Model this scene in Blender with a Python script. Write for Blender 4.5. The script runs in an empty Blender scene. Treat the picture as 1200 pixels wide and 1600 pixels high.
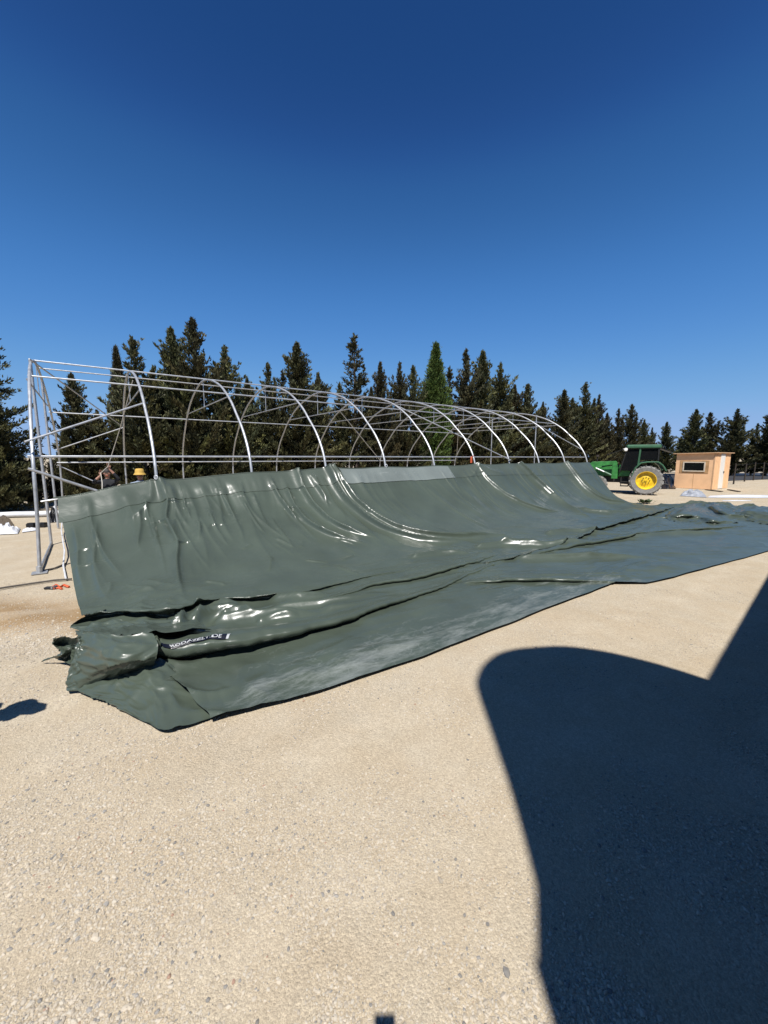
import bpy, bmesh, math, random
import numpy as np
from mathutils import Vector, Matrix, noise as mnoise
R = math.radians
random.seed(7); rng = np.random.default_rng(7)
scene = bpy.context.scene
COL = scene.collection

# ------------------------------------------------------------------ camera
F_PX, CAM_H, PITCH = 620.0, 2.05, math.atan(85 / 620.0)
cth, sth = math.cos(PITCH), math.sin(PITCH)
cam_d = bpy.data.cameras.new('camera'); cam = bpy.data.objects.new('camera', cam_d); COL.objects.link(cam)
cam.location = (0, 0, CAM_H); cam.rotation_euler = (R(90) - PITCH, 0, 0)
cam_d.sensor_fit = 'HORIZONTAL'; cam_d.sensor_width = 36; cam_d.lens = 36 * F_PX / 1200
cam_d.clip_start = 0.02; cam_d.clip_end = 5000
scene.camera = cam

def ray(px, py):
    x = (px - 600) / F_PX; y = (py - 800) / F_PX
    return (x, cth - y * sth, -(y * cth + sth))
def G(px, py, z=0.0):
    """world point at height z seen at that place of the photograph"""
    r = ray(px, py); t = (z - CAM_H) / r[2]
    return Vector((r[0] * t, r[1] * t, z))
O2 = np.array([-6.24, 6.99]); AX = np.array([.804, .595]); NN = np.array([.595, -.804])
AX = AX / np.linalg.norm(AX); NN = NN / np.linalg.norm(NN)
def ap(px, py, z=0.0):
    g = G(px, py, z); d = np.array([g.x, g.y]) - O2
    return float(d @ AX), float(d @ NN)
def W(a, p, z=0.0):
    q = O2 + AX * a + NN * p
    return Vector((q[0], q[1], z))

# ------------------------------------------------------------------ materials
KA = .60      # overall reflectance level that goes with the exposure below
def mat(name):
    m = bpy.data.materials.new(name); m.use_nodes = True
    nt = m.node_tree; b = nt.nodes['Principled BSDF']
    return m, nt, b
def simple(name, col, rough=.6, metal=0.0, var=.12, scale=6.0, bump=0.0, bscale=60.0, spec=.5):
    m, nt, b = mat(name); N = nt.nodes; L = nt.links
    tc = N.new('ShaderNodeTexCoord'); nz = N.new('ShaderNodeTexNoise')
    nz.inputs['Scale'].default_value = scale; nz.inputs['Detail'].default_value = 5
    L.new(tc.outputs['Object'], nz.inputs['Vector'])
    mr = N.new('ShaderNodeMapRange'); mr.inputs['From Min'].default_value = .3; mr.inputs['From Max'].default_value = .7
    mr.inputs['To Min'].default_value = 1 - var; mr.inputs['To Max'].default_value = 1 + var
    L.new(nz.outputs['Fac'], mr.inputs['Value'])
    mx = N.new('ShaderNodeVectorMath'); mx.operation = 'SCALE'; mx.inputs[0].default_value = [c_ * (KA if metal < .5 else .8) for c_ in col[:3]]
    L.new(mr.outputs['Result'], mx.inputs['Scale']); L.new(mx.outputs['Vector'], b.inputs['Base Color'])
    b.inputs['Roughness'].default_value = rough; b.inputs['Metallic'].default_value = metal
    b.inputs['Specular IOR Level'].default_value = spec
    if bump:
        n2 = N.new('ShaderNodeTexNoise'); n2.inputs['Scale'].default_value = bscale; n2.inputs['Detail'].default_value = 4
        L.new(tc.outputs['Object'], n2.inputs['Vector'])
        bp = N.new('ShaderNodeBump'); bp.inputs['Strength'].default_value = bump; bp.inputs['Distance'].default_value = .02
        L.new(n2.outputs['Fac'], bp.inputs['Height']); L.new(bp.outputs['Normal'], b.inputs['Normal'])
    return m

M = {}
M['steel'] = simple('galvanised_steel', (.52, .53, .54), .46, .65, .2, 9)
M['green_paint'] = simple('tractor_green', (.05, .27, .06), .42, 0, .35, 4)
M['dark_green_paint'] = simple('cab_green', (.07, .19, .10), .4, 0, .2, 5)
M['yellow_paint'] = simple('rim_yellow', (1.05, .70, .03), .45, 0, .25, 5)
M['rubber'] = simple('dusty_rubber', (.30, .29, .27), .9, 0, .25, 7, .3, 40)
M['black'] = simple('black_metal', (.018, .018, .018), .6, 0, .2, 6)
M['black_plastic'] = simple('black_plastic', (.012, .012, .014), .35, 0, .2, 6, .4, 12)
M['tinted_glass'] = simple('tinted_glass', (.012, .013, .014), .08, 0, .1, 4)
M['white_plastic'] = simple('white_plastic', (.84, .85, .88), .4, 0, .12, 4, .3, 30)
M['white_paint'] = simple('white_paint', (1.2, 1.17, 1.1), .5, 0, .05, 4)
M['plywood'] = simple('pale_plywood', (1.28, .79, .44), .7, 0, .09, 2.2, .1, 30)
M['raw_wood'] = simple('raw_wood_panel', (.66, .39, .18), .75, 0, .22, 5, .1, 30)
M['roof_wood'] = simple('roof_board', (.85, .53, .30), .7, 0, .12, 3)
M['post_wood'] = simple('dark_post', (.055, .042, .032), .85, 0, .25, 8, .3, 30)
M['bark'] = simple('bark', (.10, .075, .055), .9, 0, .3, 8, .5, 30)
M['skin'] = simple('skin', (.50, .27, .19), .5, 0, .08, 12)
M['dark_cloth'] = simple('dark_cloth', (.012, .014, .02), .85, 0, .25, 9)
M['blue_cloth'] = simple('grey_blue_cloth', (.30, .36, .46), .85, 0, .12, 9)
M['jeans'] = simple('jeans', (.05, .07, .13), .85, 0, .2, 9)
M['yellow_cloth'] = simple('yellow_cloth', (.72, .45, .09), .8, 0, .1, 12)
M['hair'] = simple('hair', (.03, .02, .015), .7, 0, .2, 30)
M['eye'] = simple('eye', (.02, .015, .01), .3)
M['orange'] = simple('orange_webbing', (.75, .13, .04), .7, 0, .2, 20)
M['rope'] = simple('pale_rope', (.62, .58, .5), .8, 0, .15, 30)
M['dark_rope'] = simple('dark_cord', (.10, .085, .07), .8, 0, .2, 20)
M['render'] = simple('brown_cladding', (.16, .125, .095), .9, 0, .15, 1.5, .3, 20)
M['tile'] = simple('clay_tile', (.33, .15, .08), .8, 0, .25, 3, .4, 12)
M['phone'] = simple('phone_shell', (.03, .03, .035), .3)
M['navy'] = simple('navy_print', (.006, .008, .018), .35, 0, .1)
M['print_white'] = simple('white_print', (.58, .60, .62), .4, 0, .05)
M['silver_plastic'] = simple('silver_plastic', (.42, .44, .48), .35, 0, .3, 5, .4, 14)
M['window_trim'] = simple('window_trim', (.95, .82, .64), .6, 0, .1, 5)
M['weed'] = simple('weed_leaf', (.06, .10, .03), .6, 0, .3, 9)
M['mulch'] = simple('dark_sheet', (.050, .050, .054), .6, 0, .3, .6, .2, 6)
M['dry_twig'] = simple('dry_twig', (.10, .075, .05), .9, 0, .2, 9)

# ---- foliage: leaf colour per spray kept in a vertex colour, tree to tree variation by object
def foliage(name, tint):
    m, nt, b = mat(name); N = nt.nodes; L = nt.links
    at = N.new('ShaderNodeAttribute'); at.attribute_name = 'leaf'
    oi = N.new('ShaderNodeObjectInfo')
    hs = N.new('ShaderNodeHueSaturation')
    mr = N.new('ShaderNodeMapRange'); mr.inputs['To Min'].default_value = .75; mr.inputs['To Max'].default_value = 1.3
    L.new(oi.outputs['Random'], mr.inputs['Value']); L.new(mr.outputs['Result'], hs.inputs['Value'])
    mr2 = N.new('ShaderNodeMapRange'); mr2.inputs['To Min'].default_value = .48; mr2.inputs['To Max'].default_value = .53
    L.new(oi.outputs['Random'], mr2.inputs['Value']); L.new(mr2.outputs['Result'], hs.inputs['Hue'])
    mul = N.new('ShaderNodeMix'); mul.data_type = 'RGBA'; mul.blend_type = 'MULTIPLY'; mul.inputs[0].default_value = 1
    mul.inputs[7].default_value = (*[c_ * KA for c_ in tint], 1)
    L.new(at.outputs['Color'], mul.inputs[6]); L.new(mul.outputs[2], hs.inputs['Color'])
    L.new(hs.outputs['Color'], b.inputs['Base Color'])
    b.inputs['Roughness'].default_value = .65; b.inputs['Specular IOR Level'].default_value = .25
    return m
M['leaf'] = foliage('conifer_foliage', (.080, .086, .045))
M['leaf_bright'] = foliage('bright_conifer_foliage', (.088, .132, .034))

# ---- PVC tarpaulin
def tarp_mat(name, base, rough, dusty):
    m, nt, b = mat(name); N = nt.nodes; L = nt.links
    tc = N.new('ShaderNodeTexCoord')
    n1 = N.new('ShaderNodeTexNoise'); n1.inputs['Scale'].default_value = 1.3; n1.inputs['Detail'].default_value = 6
    L.new(tc.outputs['Object'], n1.inputs['Vector'])
    # scuffs: streaky chalk marks
    mp = N.new('ShaderNodeMapping'); mp.inputs['Scale'].default_value = (.9, 3.6, 2.0)
    mq = N.new('ShaderNodeMapping'); mq.inputs['Rotation'].default_value = (0, 0, R(-33)); L.new(tc.outputs['Object'], mq.inputs['Vector'])
    L.new(mq.outputs['Vector'], mp.inputs['Vector'])
    n2 = N.new('ShaderNodeTexNoise'); n2.inputs['Scale'].default_value = 1.3; n2.inputs['Detail'].default_value = 11
    n2.inputs['Roughness'].default_value = .80; n2.inputs['Distortion'].default_value = .25
    L.new(mp.outputs['Vector'], n2.inputs['Vector'])
    at = N.new('ShaderNodeAttribute'); at.attribute_name = 'dust'
    ad = N.new('ShaderNodeMath'); ad.operation = 'MULTIPLY_ADD'; ad.inputs[1].default_value = .22
    L.new(at.outputs['Fac'], ad.inputs[0]); L.new(n2.outputs['Fac'], ad.inputs[2])
    cr = N.new('ShaderNodeMapRange'); cr.inputs['From Min'].default_value = .76; cr.inputs['From Max'].default_value = 1.0
    cr.inputs['To Max'].default_value = .62
    L.new(ad.outputs['Value'], cr.inputs['Value'])
    ve = N.new('ShaderNodeTexVoronoi'); ve.feature = 'DISTANCE_TO_EDGE'; ve.inputs['Scale'].default_value = 1.5
    dn = N.new('ShaderNodeTexNoise'); dn.inputs['Scale'].default_value = 2.5; dn.inputs['Detail'].default_value = 4
    L.new(tc.outputs['Object'], dn.inputs['Vector'])
    dm = N.new('ShaderNodeMix'); dm.data_type = 'RGBA'; dm.blend_type = 'LINEAR_LIGHT'; dm.inputs[0].default_value = .5
    L.new(tc.outputs['Object'], dm.inputs[6]); L.new(dn.outputs['Color'], dm.inputs[7]); L.new(dm.outputs[2], ve.inputs['Vector'])
    vl = N.new('ShaderNodeMapRange'); vl.inputs['From Min'].default_value = .0; vl.inputs['From Max'].default_value = .012
    vl.inputs['To Min'].default_value = .42; vl.inputs['To Max'].default_value = 0
    L.new(ve.outputs['Distance'], vl.inputs['Value'])
    vg = N.new('ShaderNodeMapRange'); vg.inputs['From Min'].default_value = .66; vg.inputs['From Max'].default_value = .84
    L.new(ad.outputs['Value'], vg.inputs['Value'])
    vm = N.new('ShaderNodeMath'); vm.operation = 'MULTIPLY'; L.new(vl.outputs['Result'], vm.inputs[0]); L.new(vg.outputs['Result'], vm.inputs[1])
    hz = N.new('ShaderNodeMath'); hz.operation = 'MAXIMUM'; L.new(vm.outputs[0], hz.inputs[0]); L.new(cr.outputs['Result'], hz.inputs[1])
    cr = hz
    mr = N.new('ShaderNodeMapRange'); mr.inputs['From Min'].default_value = .3; mr.inputs['From Max'].default_value = .7
    mr.inputs['To Min'].default_value = .88; mr.inputs['To Max'].default_value = 1.14
    L.new(n1.outputs['Fac'], mr.inputs['Value'])
    sc = N.new('ShaderNodeVectorMath'); sc.operation = 'SCALE'; sc.inputs[0].default_value = [c_ * KA for c_ in base]
    L.new(mr.outputs['Result'], sc.inputs['Scale'])
    mx = N.new('ShaderNodeMix'); mx.data_type = 'RGBA'
    L.new(cr.outputs[0], mx.inputs[0]); L.new(sc.outputs['Vector'], mx.inputs[6]); mx.inputs[7].default_value = (*[c_ * KA for c_ in dusty], 1)
    L.new(mx.outputs[2], b.inputs['Base Color'])
    rr = N.new('ShaderNodeMapRange'); rr.inputs['To Min'].default_value = rough; rr.inputs['To Max'].default_value = .7
    L.new(cr.outputs[0], rr.inputs['Value']); L.new(rr.outputs['Result'], b.inputs['Roughness'])
    b.inputs['Specular IOR Level'].default_value = .5
    # fine crumple
    n3 = N.new('ShaderNodeTexNoise'); n3.inputs['Scale'].default_value = 4.5; n3.inputs['Detail'].default_value = 3
    n3.inputs['Distortion'].default_value = .8
    L.new(tc.outputs['Object'], n3.inputs['Vector'])
    bp = N.new('ShaderNodeBump'); bp.inputs['Strength'].default_value = .16; bp.inputs['Distance'].default_value = .03
    L.new(n3.outputs['Fac'], bp.inputs['Height']); L.new(bp.outputs['Normal'], b.inputs['Normal'])
    return m
M['tarp'] = tarp_mat('green_pvc_tarpaulin', (.082, .104, .079), .31, (.42, .45, .44))
M['tarp_band'] = tarp_mat('green_pvc_hem', (.090, .111, .086), .31, (.42, .45, .44))
M['tarp_panel'] = tarp_mat('dusty_pvc_panel', (.19, .22, .205), .42, (.42, .45, .43))

# ---- gravel ground
def ground_mat():
    m, nt, b = mat('limestone_gravel'); N = nt.nodes; L = nt.links
    tc = N.new('ShaderNodeTexCoord')
    def noise(scale, det=6, rough=.6, dist=0.0):
        n = N.new('ShaderNodeTexNoise'); n.inputs['Scale'].default_value = scale; n.inputs['Detail'].default_value = det
        n.inputs['Roughness'].default_value = rough; n.inputs['Distortion'].default_value = dist
        L.new(tc.outputs['Object'], n.inputs['Vector']); return n
    def vor(scale, feat='F1'):
        v = N.new('ShaderNodeTexVoronoi'); v.inputs['Scale'].default_value = scale; v.feature = feat
        v.inputs['Randomness'].default_value = 1
        L.new(tc.outputs['Object'], v.inputs['Vector']); return v
    big = noise(.35, 5, .6, .6); mid = noise(2.3, 6, .65); fine = noise(55, 4, .7)
    ramp = N.new('ShaderNodeValToRGB'); e = ramp.color_ramp.elements
    e[0].position = .36; e[0].color = (.565, .465, .335, 1); e[1].position = .64; e[1].color = (.615, .54, .425, 1)
    k = e.new(.5); k.color = (.59, .50, .375, 1)
    mixf = N.new('ShaderNodeMath'); mixf.operation = 'MULTIPLY_ADD'; mixf.inputs[1].default_value = .5
    L.new(mid.outputs['Fac'], mixf.inputs[0]); 
    hb = N.new('ShaderNodeMath'); hb.operation = 'MULTIPLY'; hb.inputs[1].default_value = .5
    L.new(big.outputs['Fac'], hb.inputs[0]); L.new(hb.outputs[0], mixf.inputs[2]); L.new(mixf.outputs[0], ramp.inputs['Fac'])
    sp_ = N.new('ShaderNodeSeparateXYZ'); L.new(tc.outputs['Object'], sp_.inputs[0])
    def math_(op, a, b_, c_=None):
        n = N.new('ShaderNodeMath'); n.operation = op
        for q, v_ in enumerate((a, b_, c_)):
            if v_ is None: continue
            if isinstance(v_, (int, float)): n.inputs[q].default_value = v_
            else: L.new(v_, n.inputs[q])
        return n.outputs[0]
    yy = math_('ADD', sp_.outputs['Y'], math_('MULTIPLY', sp_.outputs['X'], .10)); yy = math_('ADD', yy, math_('MULTIPLY', big.outputs['Fac'], .9))
    dy = math_('ABSOLUTE', math_('SUBTRACT', yy, 5.0), 0)
    def mrange(v_, a0, a1, b0, b1):
        n = N.new('ShaderNodeMapRange'); n.interpolation_type = 'SMOOTHSTEP'; L.new(v_, n.inputs['Value'])
        for k_, q in zip(('From Min', 'From Max', 'To Min', 'To Max'), (a0, a1, b0, b1)): n.inputs[k_].default_value = q
        return n.outputs['Result']
    strip = math_('MULTIPLY', mrange(dy, .25, .85, .95, 0), mrange(sp_.outputs['X'], -3.0, -2.2, 1, 0))
    strip = math_('MULTIPLY', strip, mrange(mid.outputs['Fac'], .3, .6, .45, 1))
    worn = N.new('ShaderNodeMix'); worn.data_type = 'RGBA'; L.new(strip, worn.inputs[0]); L.new(ramp.outputs['Color'], worn.inputs[6]); worn.inputs[7].default_value = (.41, .275, .145, 1)
    # faint tyre tracks passing along the yard
    ta = math_('ADD', math_('MULTIPLY', sp_.outputs['X'], -.55), math_('MULTIPLY', sp_.outputs['Y'], .83)); ta = math_('ADD', ta, math_('MULTIPLY', big.outputs['Fac'], .5))
    tr = math_('ABSOLUTE', math_('SUBTRACT', math_('PINGPONG', math_('ADD', ta, 40.15), .9), .45), 0)
    trk = math_('MULTIPLY', mrange(tr, .05, .22, 1, 0), mrange(mid.outputs['Fac'], .38, .62, 0, .55))
    trm = N.new('ShaderNodeMix'); trm.data_type = 'RGBA'; L.new(trk, trm.inputs[0]); L.new(worn.outputs[2], trm.inputs[6]); trm.inputs[7].default_value = (.66, .57, .44, 1)
    # stones: cell colours at two sizes
    v1 = vor(90); v2 = vor(260)
    def cell(v, lo, hi):
        sx = N.new('ShaderNodeSeparateColor'); L.new(v.outputs['Color'], sx.inputs[0])
        r_ = N.new('ShaderNodeMapRange'); r_.inputs['To Min'].default_value = lo; r_.inputs['To Max'].default_value = hi
        L.new(sx.outputs[0], r_.inputs['Value']); return r_
    c1 = cell(v1, .90, 1.10); c2 = cell(v2, .84, 1.16)
    pr = N.new('ShaderNodeMath'); pr.operation = 'MULTIPLY'; L.new(c1.outputs[0], pr.inputs[0]); L.new(c2.outputs[0], pr.inputs[1])
    fr = N.new('ShaderNodeMapRange'); fr.inputs['From Min'].default_value = .3; fr.inputs['From Max'].default_value = .7
    fr.inputs['To Min'].default_value = .86; fr.inputs['To Max'].default_value = 1.12
    L.new(fine.outputs['Fac'], fr.inputs['Value'])
    p2 = N.new('ShaderNodeMath'); p2.operation = 'MULTIPLY'; L.new(pr.outputs[0], p2.inputs[0]); L.new(fr.outputs[0], p2.inputs[1])
    sc = N.new('ShaderNodeVectorMath'); sc.operation = 'SCALE'
    L.new(trm.outputs[2], sc.inputs[0]); L.new(p2.outputs[0], sc.inputs['Scale'])
    s2 = N.new('ShaderNodeVectorMath'); s2.operation = 'SCALE'; s2.inputs['Scale'].default_value = KA; L.new(sc.outputs['Vector'], s2.inputs[0])
    tw = N.new('ShaderNodeVectorMath'); tw.operation = 'MULTIPLY'; tw.inputs[1].default_value = (.965, .955, .925); L.new(s2.outputs['Vector'], tw.inputs[0])
    L.new(tw.outputs['Vector'], b.inputs['Base Color'])
    b.inputs['Roughness'].default_value = .92; b.inputs['Specular IOR Level'].default_value = .15
    # bump from stones
    inv = N.new('ShaderNodeMath'); inv.operation = 'MULTIPLY_ADD'; inv.inputs[1].default_value = -1.0; inv.inputs[2].default_value = 1
    L.new(v1.outputs['Distance'], inv.inputs[0])
    inv2 = N.new('ShaderNodeMath'); inv2.operation = 'MULTIPLY_ADD'; inv2.inputs[1].default_value = -.45
    L.new(v2.outputs['Distance'], inv2.inputs[0]); L.new(inv.outputs[0], inv2.inputs[2])
    bm_ = N.new('ShaderNodeMath'); bm_.operation = 'MULTIPLY_ADD'; bm_.inputs[1].default_value = .22
    L.new(mid.outputs['Fac'], bm_.inputs[0]); L.new(inv2.outputs[0], bm_.inputs[2])
    bp = N.new('ShaderNodeBump'); bp.inputs['Strength'].default_value = .42; bp.inputs['Distance'].default_value = .010
    pm = noise(1.4, 4, .6, .5); pr_ = N.new('ShaderNodeMapRange'); pr_.inputs['From Min'].default_value = .40; pr_.inputs['From Max'].default_value = .62
    pr_.inputs['To Min'].default_value = .38; pr_.inputs['To Max'].default_value = .58
    L.new(pm.outputs['Fac'], pr_.inputs['Value']); L.new(pr_.outputs['Result'], bp.inputs['Strength'])
    L.new(bm_.outputs[0], bp.inputs['Height']); L.new(bp.outputs['Normal'], b.inputs['Normal'])
    return m
M['ground'] = ground_mat()
def stone_mat():
    m, nt, b = mat('loose_stone'); N = nt.nodes; L = nt.links
    at = N.new('ShaderNodeAttribute'); at.attribute_name = 'leaf'
    L.new(at.outputs['Color'], b.inputs['Base Color']); b.inputs['Roughness'].default_value = .85
    b.inputs['Specular IOR Level'].default_value = .2
    return m
M['stone'] = stone_mat()

# ------------------------------------------------------------------ mesh helpers
class MB:
    def __init__(s): s.v = []; s.f = []; s.m = []; s.mats = []
    def mi(s, m):
        if m not in s.mats: s.mats.append(m)
        return s.mats.index(m)
    def add(s, vs, fs, m):
        k = len(s.v); s.v += [tuple(x) for x in vs]; i = s.mi(m)
        for f in fs: s.f.append(tuple(k + j for j in f)); s.m.append(i)
    def box(s, lo, hi, m, mtx=None):
        vs = [Vector((x, y, z)) for z in (lo[2], hi[2]) for y in (lo[1], hi[1]) for x in (lo[0], hi[0])]
        if mtx: vs = [mtx @ v for v in vs]
        s.add(vs, [(0, 2, 3, 1), (4, 5, 7, 6), (0, 1, 5, 4), (2, 6, 7, 3), (0, 4, 6, 2), (1, 3, 7, 5)], m)
    def tube(s, pts, r, m, n=8, caps=True):
        pts = [Vector(p) for p in pts]; rs = r if isinstance(r, (list, tuple)) else [r] * len(pts)
        vs = []; fs = []; up = None
        for i, p in enumerate(pts):
            d = (pts[min(i + 1, len(pts) - 1)] - pts[max(i - 1, 0)]).normalized()
            if up is None: up = d.orthogonal().normalized()
            up = (up - d * up.dot(d)).normalized(); sd = d.cross(up)
            for k in range(n):
                a = 2 * math.pi * k / n
                vs.append(p + (up * math.cos(a) + sd * math.sin(a)) * rs[i])
        for i in range(len(pts) - 1):
            for k in range(n):
                a, b_ = i * n + k, i * n + (k + 1) % n
                fs.append((a, b_, b_ + n, a + n))
        if caps: fs.append(tuple(reversed(range(n)))); fs.append(tuple(range(len(vs) - n, len(vs))))
        s.add(vs, fs, m)
    def lathe(s, prof, m, n=32, axis='Y', origin=(0, 0, 0), caps=False):
        o = Vector(origin); vs = []; fs = []
        for (r_, h_) in prof:
            for k in range(n):
                a = 2 * math.pi * k / n; c_, s_ = r_ * math.cos(a), r_ * math.sin(a)
                vs.append(o + (Vector((c_, h_, s_)) if axis == 'Y' else Vector((c_, s_, h_))))
        for i in range(len(prof) - 1):
            for k in range(n):
                fs.append((i * n + k, i * n + (k + 1) % n, (i + 1) * n + (k + 1) % n, (i + 1) * n + k))
        if caps: fs.append(tuple(range(n))); fs.append(tuple(range(len(vs) - n, len(vs))))
        s.add(vs, fs, m)
    def prism(s, poly, y0, y1, m):
        """polygon in (x,z), extruded along y"""
        n = len(poly)
        vs = [(x, y0, z) for x, z in poly] + [(x, y1, z) for x, z in poly]
        fs = [tuple(range(n)), tuple(reversed(range(n, 2 * n)))] + [(i, i + n, (i + 1) % n + n, (i + 1) % n) for i in range(n)]
        s.add(vs, fs, m)
    def build(s, name, parent=None, smooth=False, bevel=0, loc=None):
        me = bpy.data.meshes.new(name); me.from_pydata(s.v, [], s.f)
        for mm in s.mats: me.materials.append(M[mm] if isinstance(mm, str) else mm)
        me.polygons.foreach_set('material_index', s.m)
        bm = bmesh.new(); bm.from_mesh(me); bmesh.ops.recalc_face_normals(bm, faces=bm.faces)
        if bevel: bmesh.ops.bevel(bm, geom=[e for e in bm.edges if e.is_manifold and e.calc_face_angle(0) > .6], offset=bevel, segments=1, affect='EDGES', profile=.5)
        bm.to_mesh(me); bm.free()
        if smooth:
            me.polygons.foreach_set('use_smooth', [True] * len(me.polygons))
            try: me.set_sharp_from_angle(angle=R(45))
            except Exception: pass
        o = bpy.data.objects.new(name, me); COL.objects.link(o)
        if parent: o.parent = parent
        if loc is not None: o.location = loc
        return o
def tag(o, label=None, cat=None, group=None, kind=None):
    if label: o['label'] = label
    if cat: o['category'] = cat
    if group: o['group'] = group
    if kind: o['kind'] = kind
    return o
def empty(name, loc=(0, 0, 0), rz=0.0):
    o = bpy.data.objects.new(name, None); COL.objects.link(o); o.location = loc; o.rotation_euler = (0, 0, rz)
    o.empty_display_size = .2
    return o
def grid_mesh(name, P, mname, parent=None, attr=None, flip=False):
    """P: (n,m,3) array of points"""
    n, m_ = P.shape[:2]
    me = bpy.data.meshes.new(name)
    idx = np.arange(n * m_).reshape(n, m_)
    q = np.stack([idx[:-1, :-1], idx[1:, :-1], idx[1:, 1:], idx[:-1, 1:]], -1).reshape(-1, 4)
    if flip: q = q[:, ::-1]
    me.vertices.add(n * m_); me.vertices.foreach_set('co', P.reshape(-1).astype(np.float32))
    me.loops.add(q.size); me.loops.foreach_set('vertex_index', q.reshape(-1).astype(np.int32))
    me.polygons.add(len(q)); me.polygons.foreach_set('loop_start', np.arange(0, q.size, 4, dtype=np.int32))
    me.polygons.foreach_set('use_smooth', np.ones(len(q), bool))
    me.update(calc_edges=True)
    if attr is not None:
        a = me.attributes.new('dust', 'FLOAT', 'POINT'); a.data.foreach_set('value', attr.reshape(-1).astype(np.float32))
    me.materials.append(M[mname])
    o = bpy.data.objects.new(name, me); COL.objects.link(o)
    if parent: o.parent = parent
    return o

# numpy gradient noise
_perm = rng.permutation(512)
_grad = np.stack([np.cos(np.linspace(0, 2 * np.pi, 64, endpoint=False)), np.sin(np.linspace(0, 2 * np.pi, 64, endpoint=False))], 1)
def pnoise(x, y, seed=0):
    xi = np.floor(x).astype(int); yi = np.floor(y).astype(int); xf = x - xi; yf = y - yi
    def g(ix, iy, dx, dy):
        h = _perm[(ix + _perm[(iy + seed * 37) % 512]) % 512] % 64
        return _grad[h, 0] * dx + _grad[h, 1] * dy
    u = xf ** 3 * (xf * (xf * 6 - 15) + 10); v = yf ** 3 * (yf * (yf * 6 - 15) + 10)
    a = g(xi, yi, xf, yf); b = g(xi + 1, yi, xf - 1, yf); c = g(xi, yi + 1, xf, yf - 1); d = g(xi + 1, yi + 1, xf - 1, yf - 1)
    return (a * (1 - u) + b * u) * (1 - v) + (c * (1 - u) + d * u) * v
def ridged(x, y, seed=0): return (1 - 2.2 * np.abs(pnoise(x, y, seed))).clip(0) ** 2
def sstep(a, b, x):
    t = ((x - a) / (b - a)).clip(0, 1); return t * t * (3 - 2 * t)

# ------------------------------------------------------------------ sky and sun (sun stands behind the camera, 59.7 degrees up)
ELEV = 59.7
w = bpy.data.worlds.new('World'); scene.world = w; w.use_nodes = True
bg = w.node_tree.nodes['Background']
sky = w.node_tree.nodes.new('ShaderNodeTexSky'); sky.sky_type = 'NISHITA'; sky.sun_disc = False
sky.sun_elevation = R(ELEV); sky.sun_rotation = R(180); sky.altitude = 3000; sky.air_density = 1.0
sky.dust_density = 0.0; sky.ozone_density = 10.0
WN = w.node_tree.nodes; WL = w.node_tree.links
pre = WN.new('ShaderNodeVectorMath'); pre.operation = 'SCALE'; pre.inputs['Scale'].default_value = 1 / 8
cv = WN.new('ShaderNodeRGBCurve')         # deepens the clear-air blue as the phone camera recorded it
for ci, pts in enumerate(([(.36, .013), (.45, .03), (.76, .082), (1.6, .20), (2.6, .28), (8, .30)], [(.8, .062), (.99, .120), (1.65, .25), (3.3, .413), (4.84, .46), (8, .50)],
                          [(1.93, .205), (2.42, .345), (3.86, .604), (6.5, .74), (8, .78)])):
    c = cv.mapping.curves[ci]; c.points[0].location = (0, 0); c.points[1].location = (1, pts[-1][1])
    for x_, y_ in pts[:-1]: c.points.new(x_ / 8, y_)
cv.mapping.update()
post = WN.new('ShaderNodeVectorMath'); post.operation = 'SCALE'; post.inputs['Scale'].default_value = 10 * KA
WL.new(sky.outputs[0], pre.inputs[0]); WL.new(pre.outputs[0], cv.inputs['Color']); WL.new(cv.outputs[0], post.inputs[0])
WL.new(post.outputs[0], bg.inputs['Color']); bg.inputs['Strength'].default_value = .1
sl = bpy.data.lights.new('sun', 'SUN'); sl.energy = 4.8; sl.angle = R(.53); sl.color = (1, .965, .91)
so = bpy.data.objects.new('sun', sl); COL.objects.link(so); so.location = (0, -20, 34)
so.rotation_euler = (R(90 - ELEV), 0, 0)       # shines along +Y and down
scene.view_settings.view_transform = 'Standard'; scene.view_settings.look = 'None'
scene.view_settings.exposure = math.log2(1 / KA); scene.view_settings.gamma = 1
COT = 1 / math.tan(R(ELEV))

# ------------------------------------------------------------------ ground: one sheet to the horizon
def ground_z(x, y):
    z = .012 * pnoise(x * 1.1, y * 1.1, 1) + .02 * pnoise(x * .35, y * .35, 2)
    near = np.exp(-((x + 5.0) / 1.6) ** 2 - ((y - 4.6) / 1.2) ** 2)
    z = z + near * .035 * np.sin((y + .25 * x) * 5.5)
    return np.where((np.abs(x) < 30) & (y < 40) & (y > -10), z, z * 0)
gx = np.concatenate([-np.geomspace(3000, 9, 30), np.linspace(-8.5, 9, 250), np.geomspace(9.4, 3000, 30)])
gy = np.concatenate([[-300, -60, -20, -8, -3], np.linspace(-1, 9, 170), np.geomspace(9.2, 4000, 70)])
GX, GY = np.meshgrid(gx, gy, indexing='ij')
gz = ground_z(GX, GY) - .012
g = grid_mesh('gravel_ground', np.stack([GX, GY, gz], -1), 'ground')
tag(g, 'pale beige gravel yard spreading to the horizon', 'ground', kind='structure')

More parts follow.
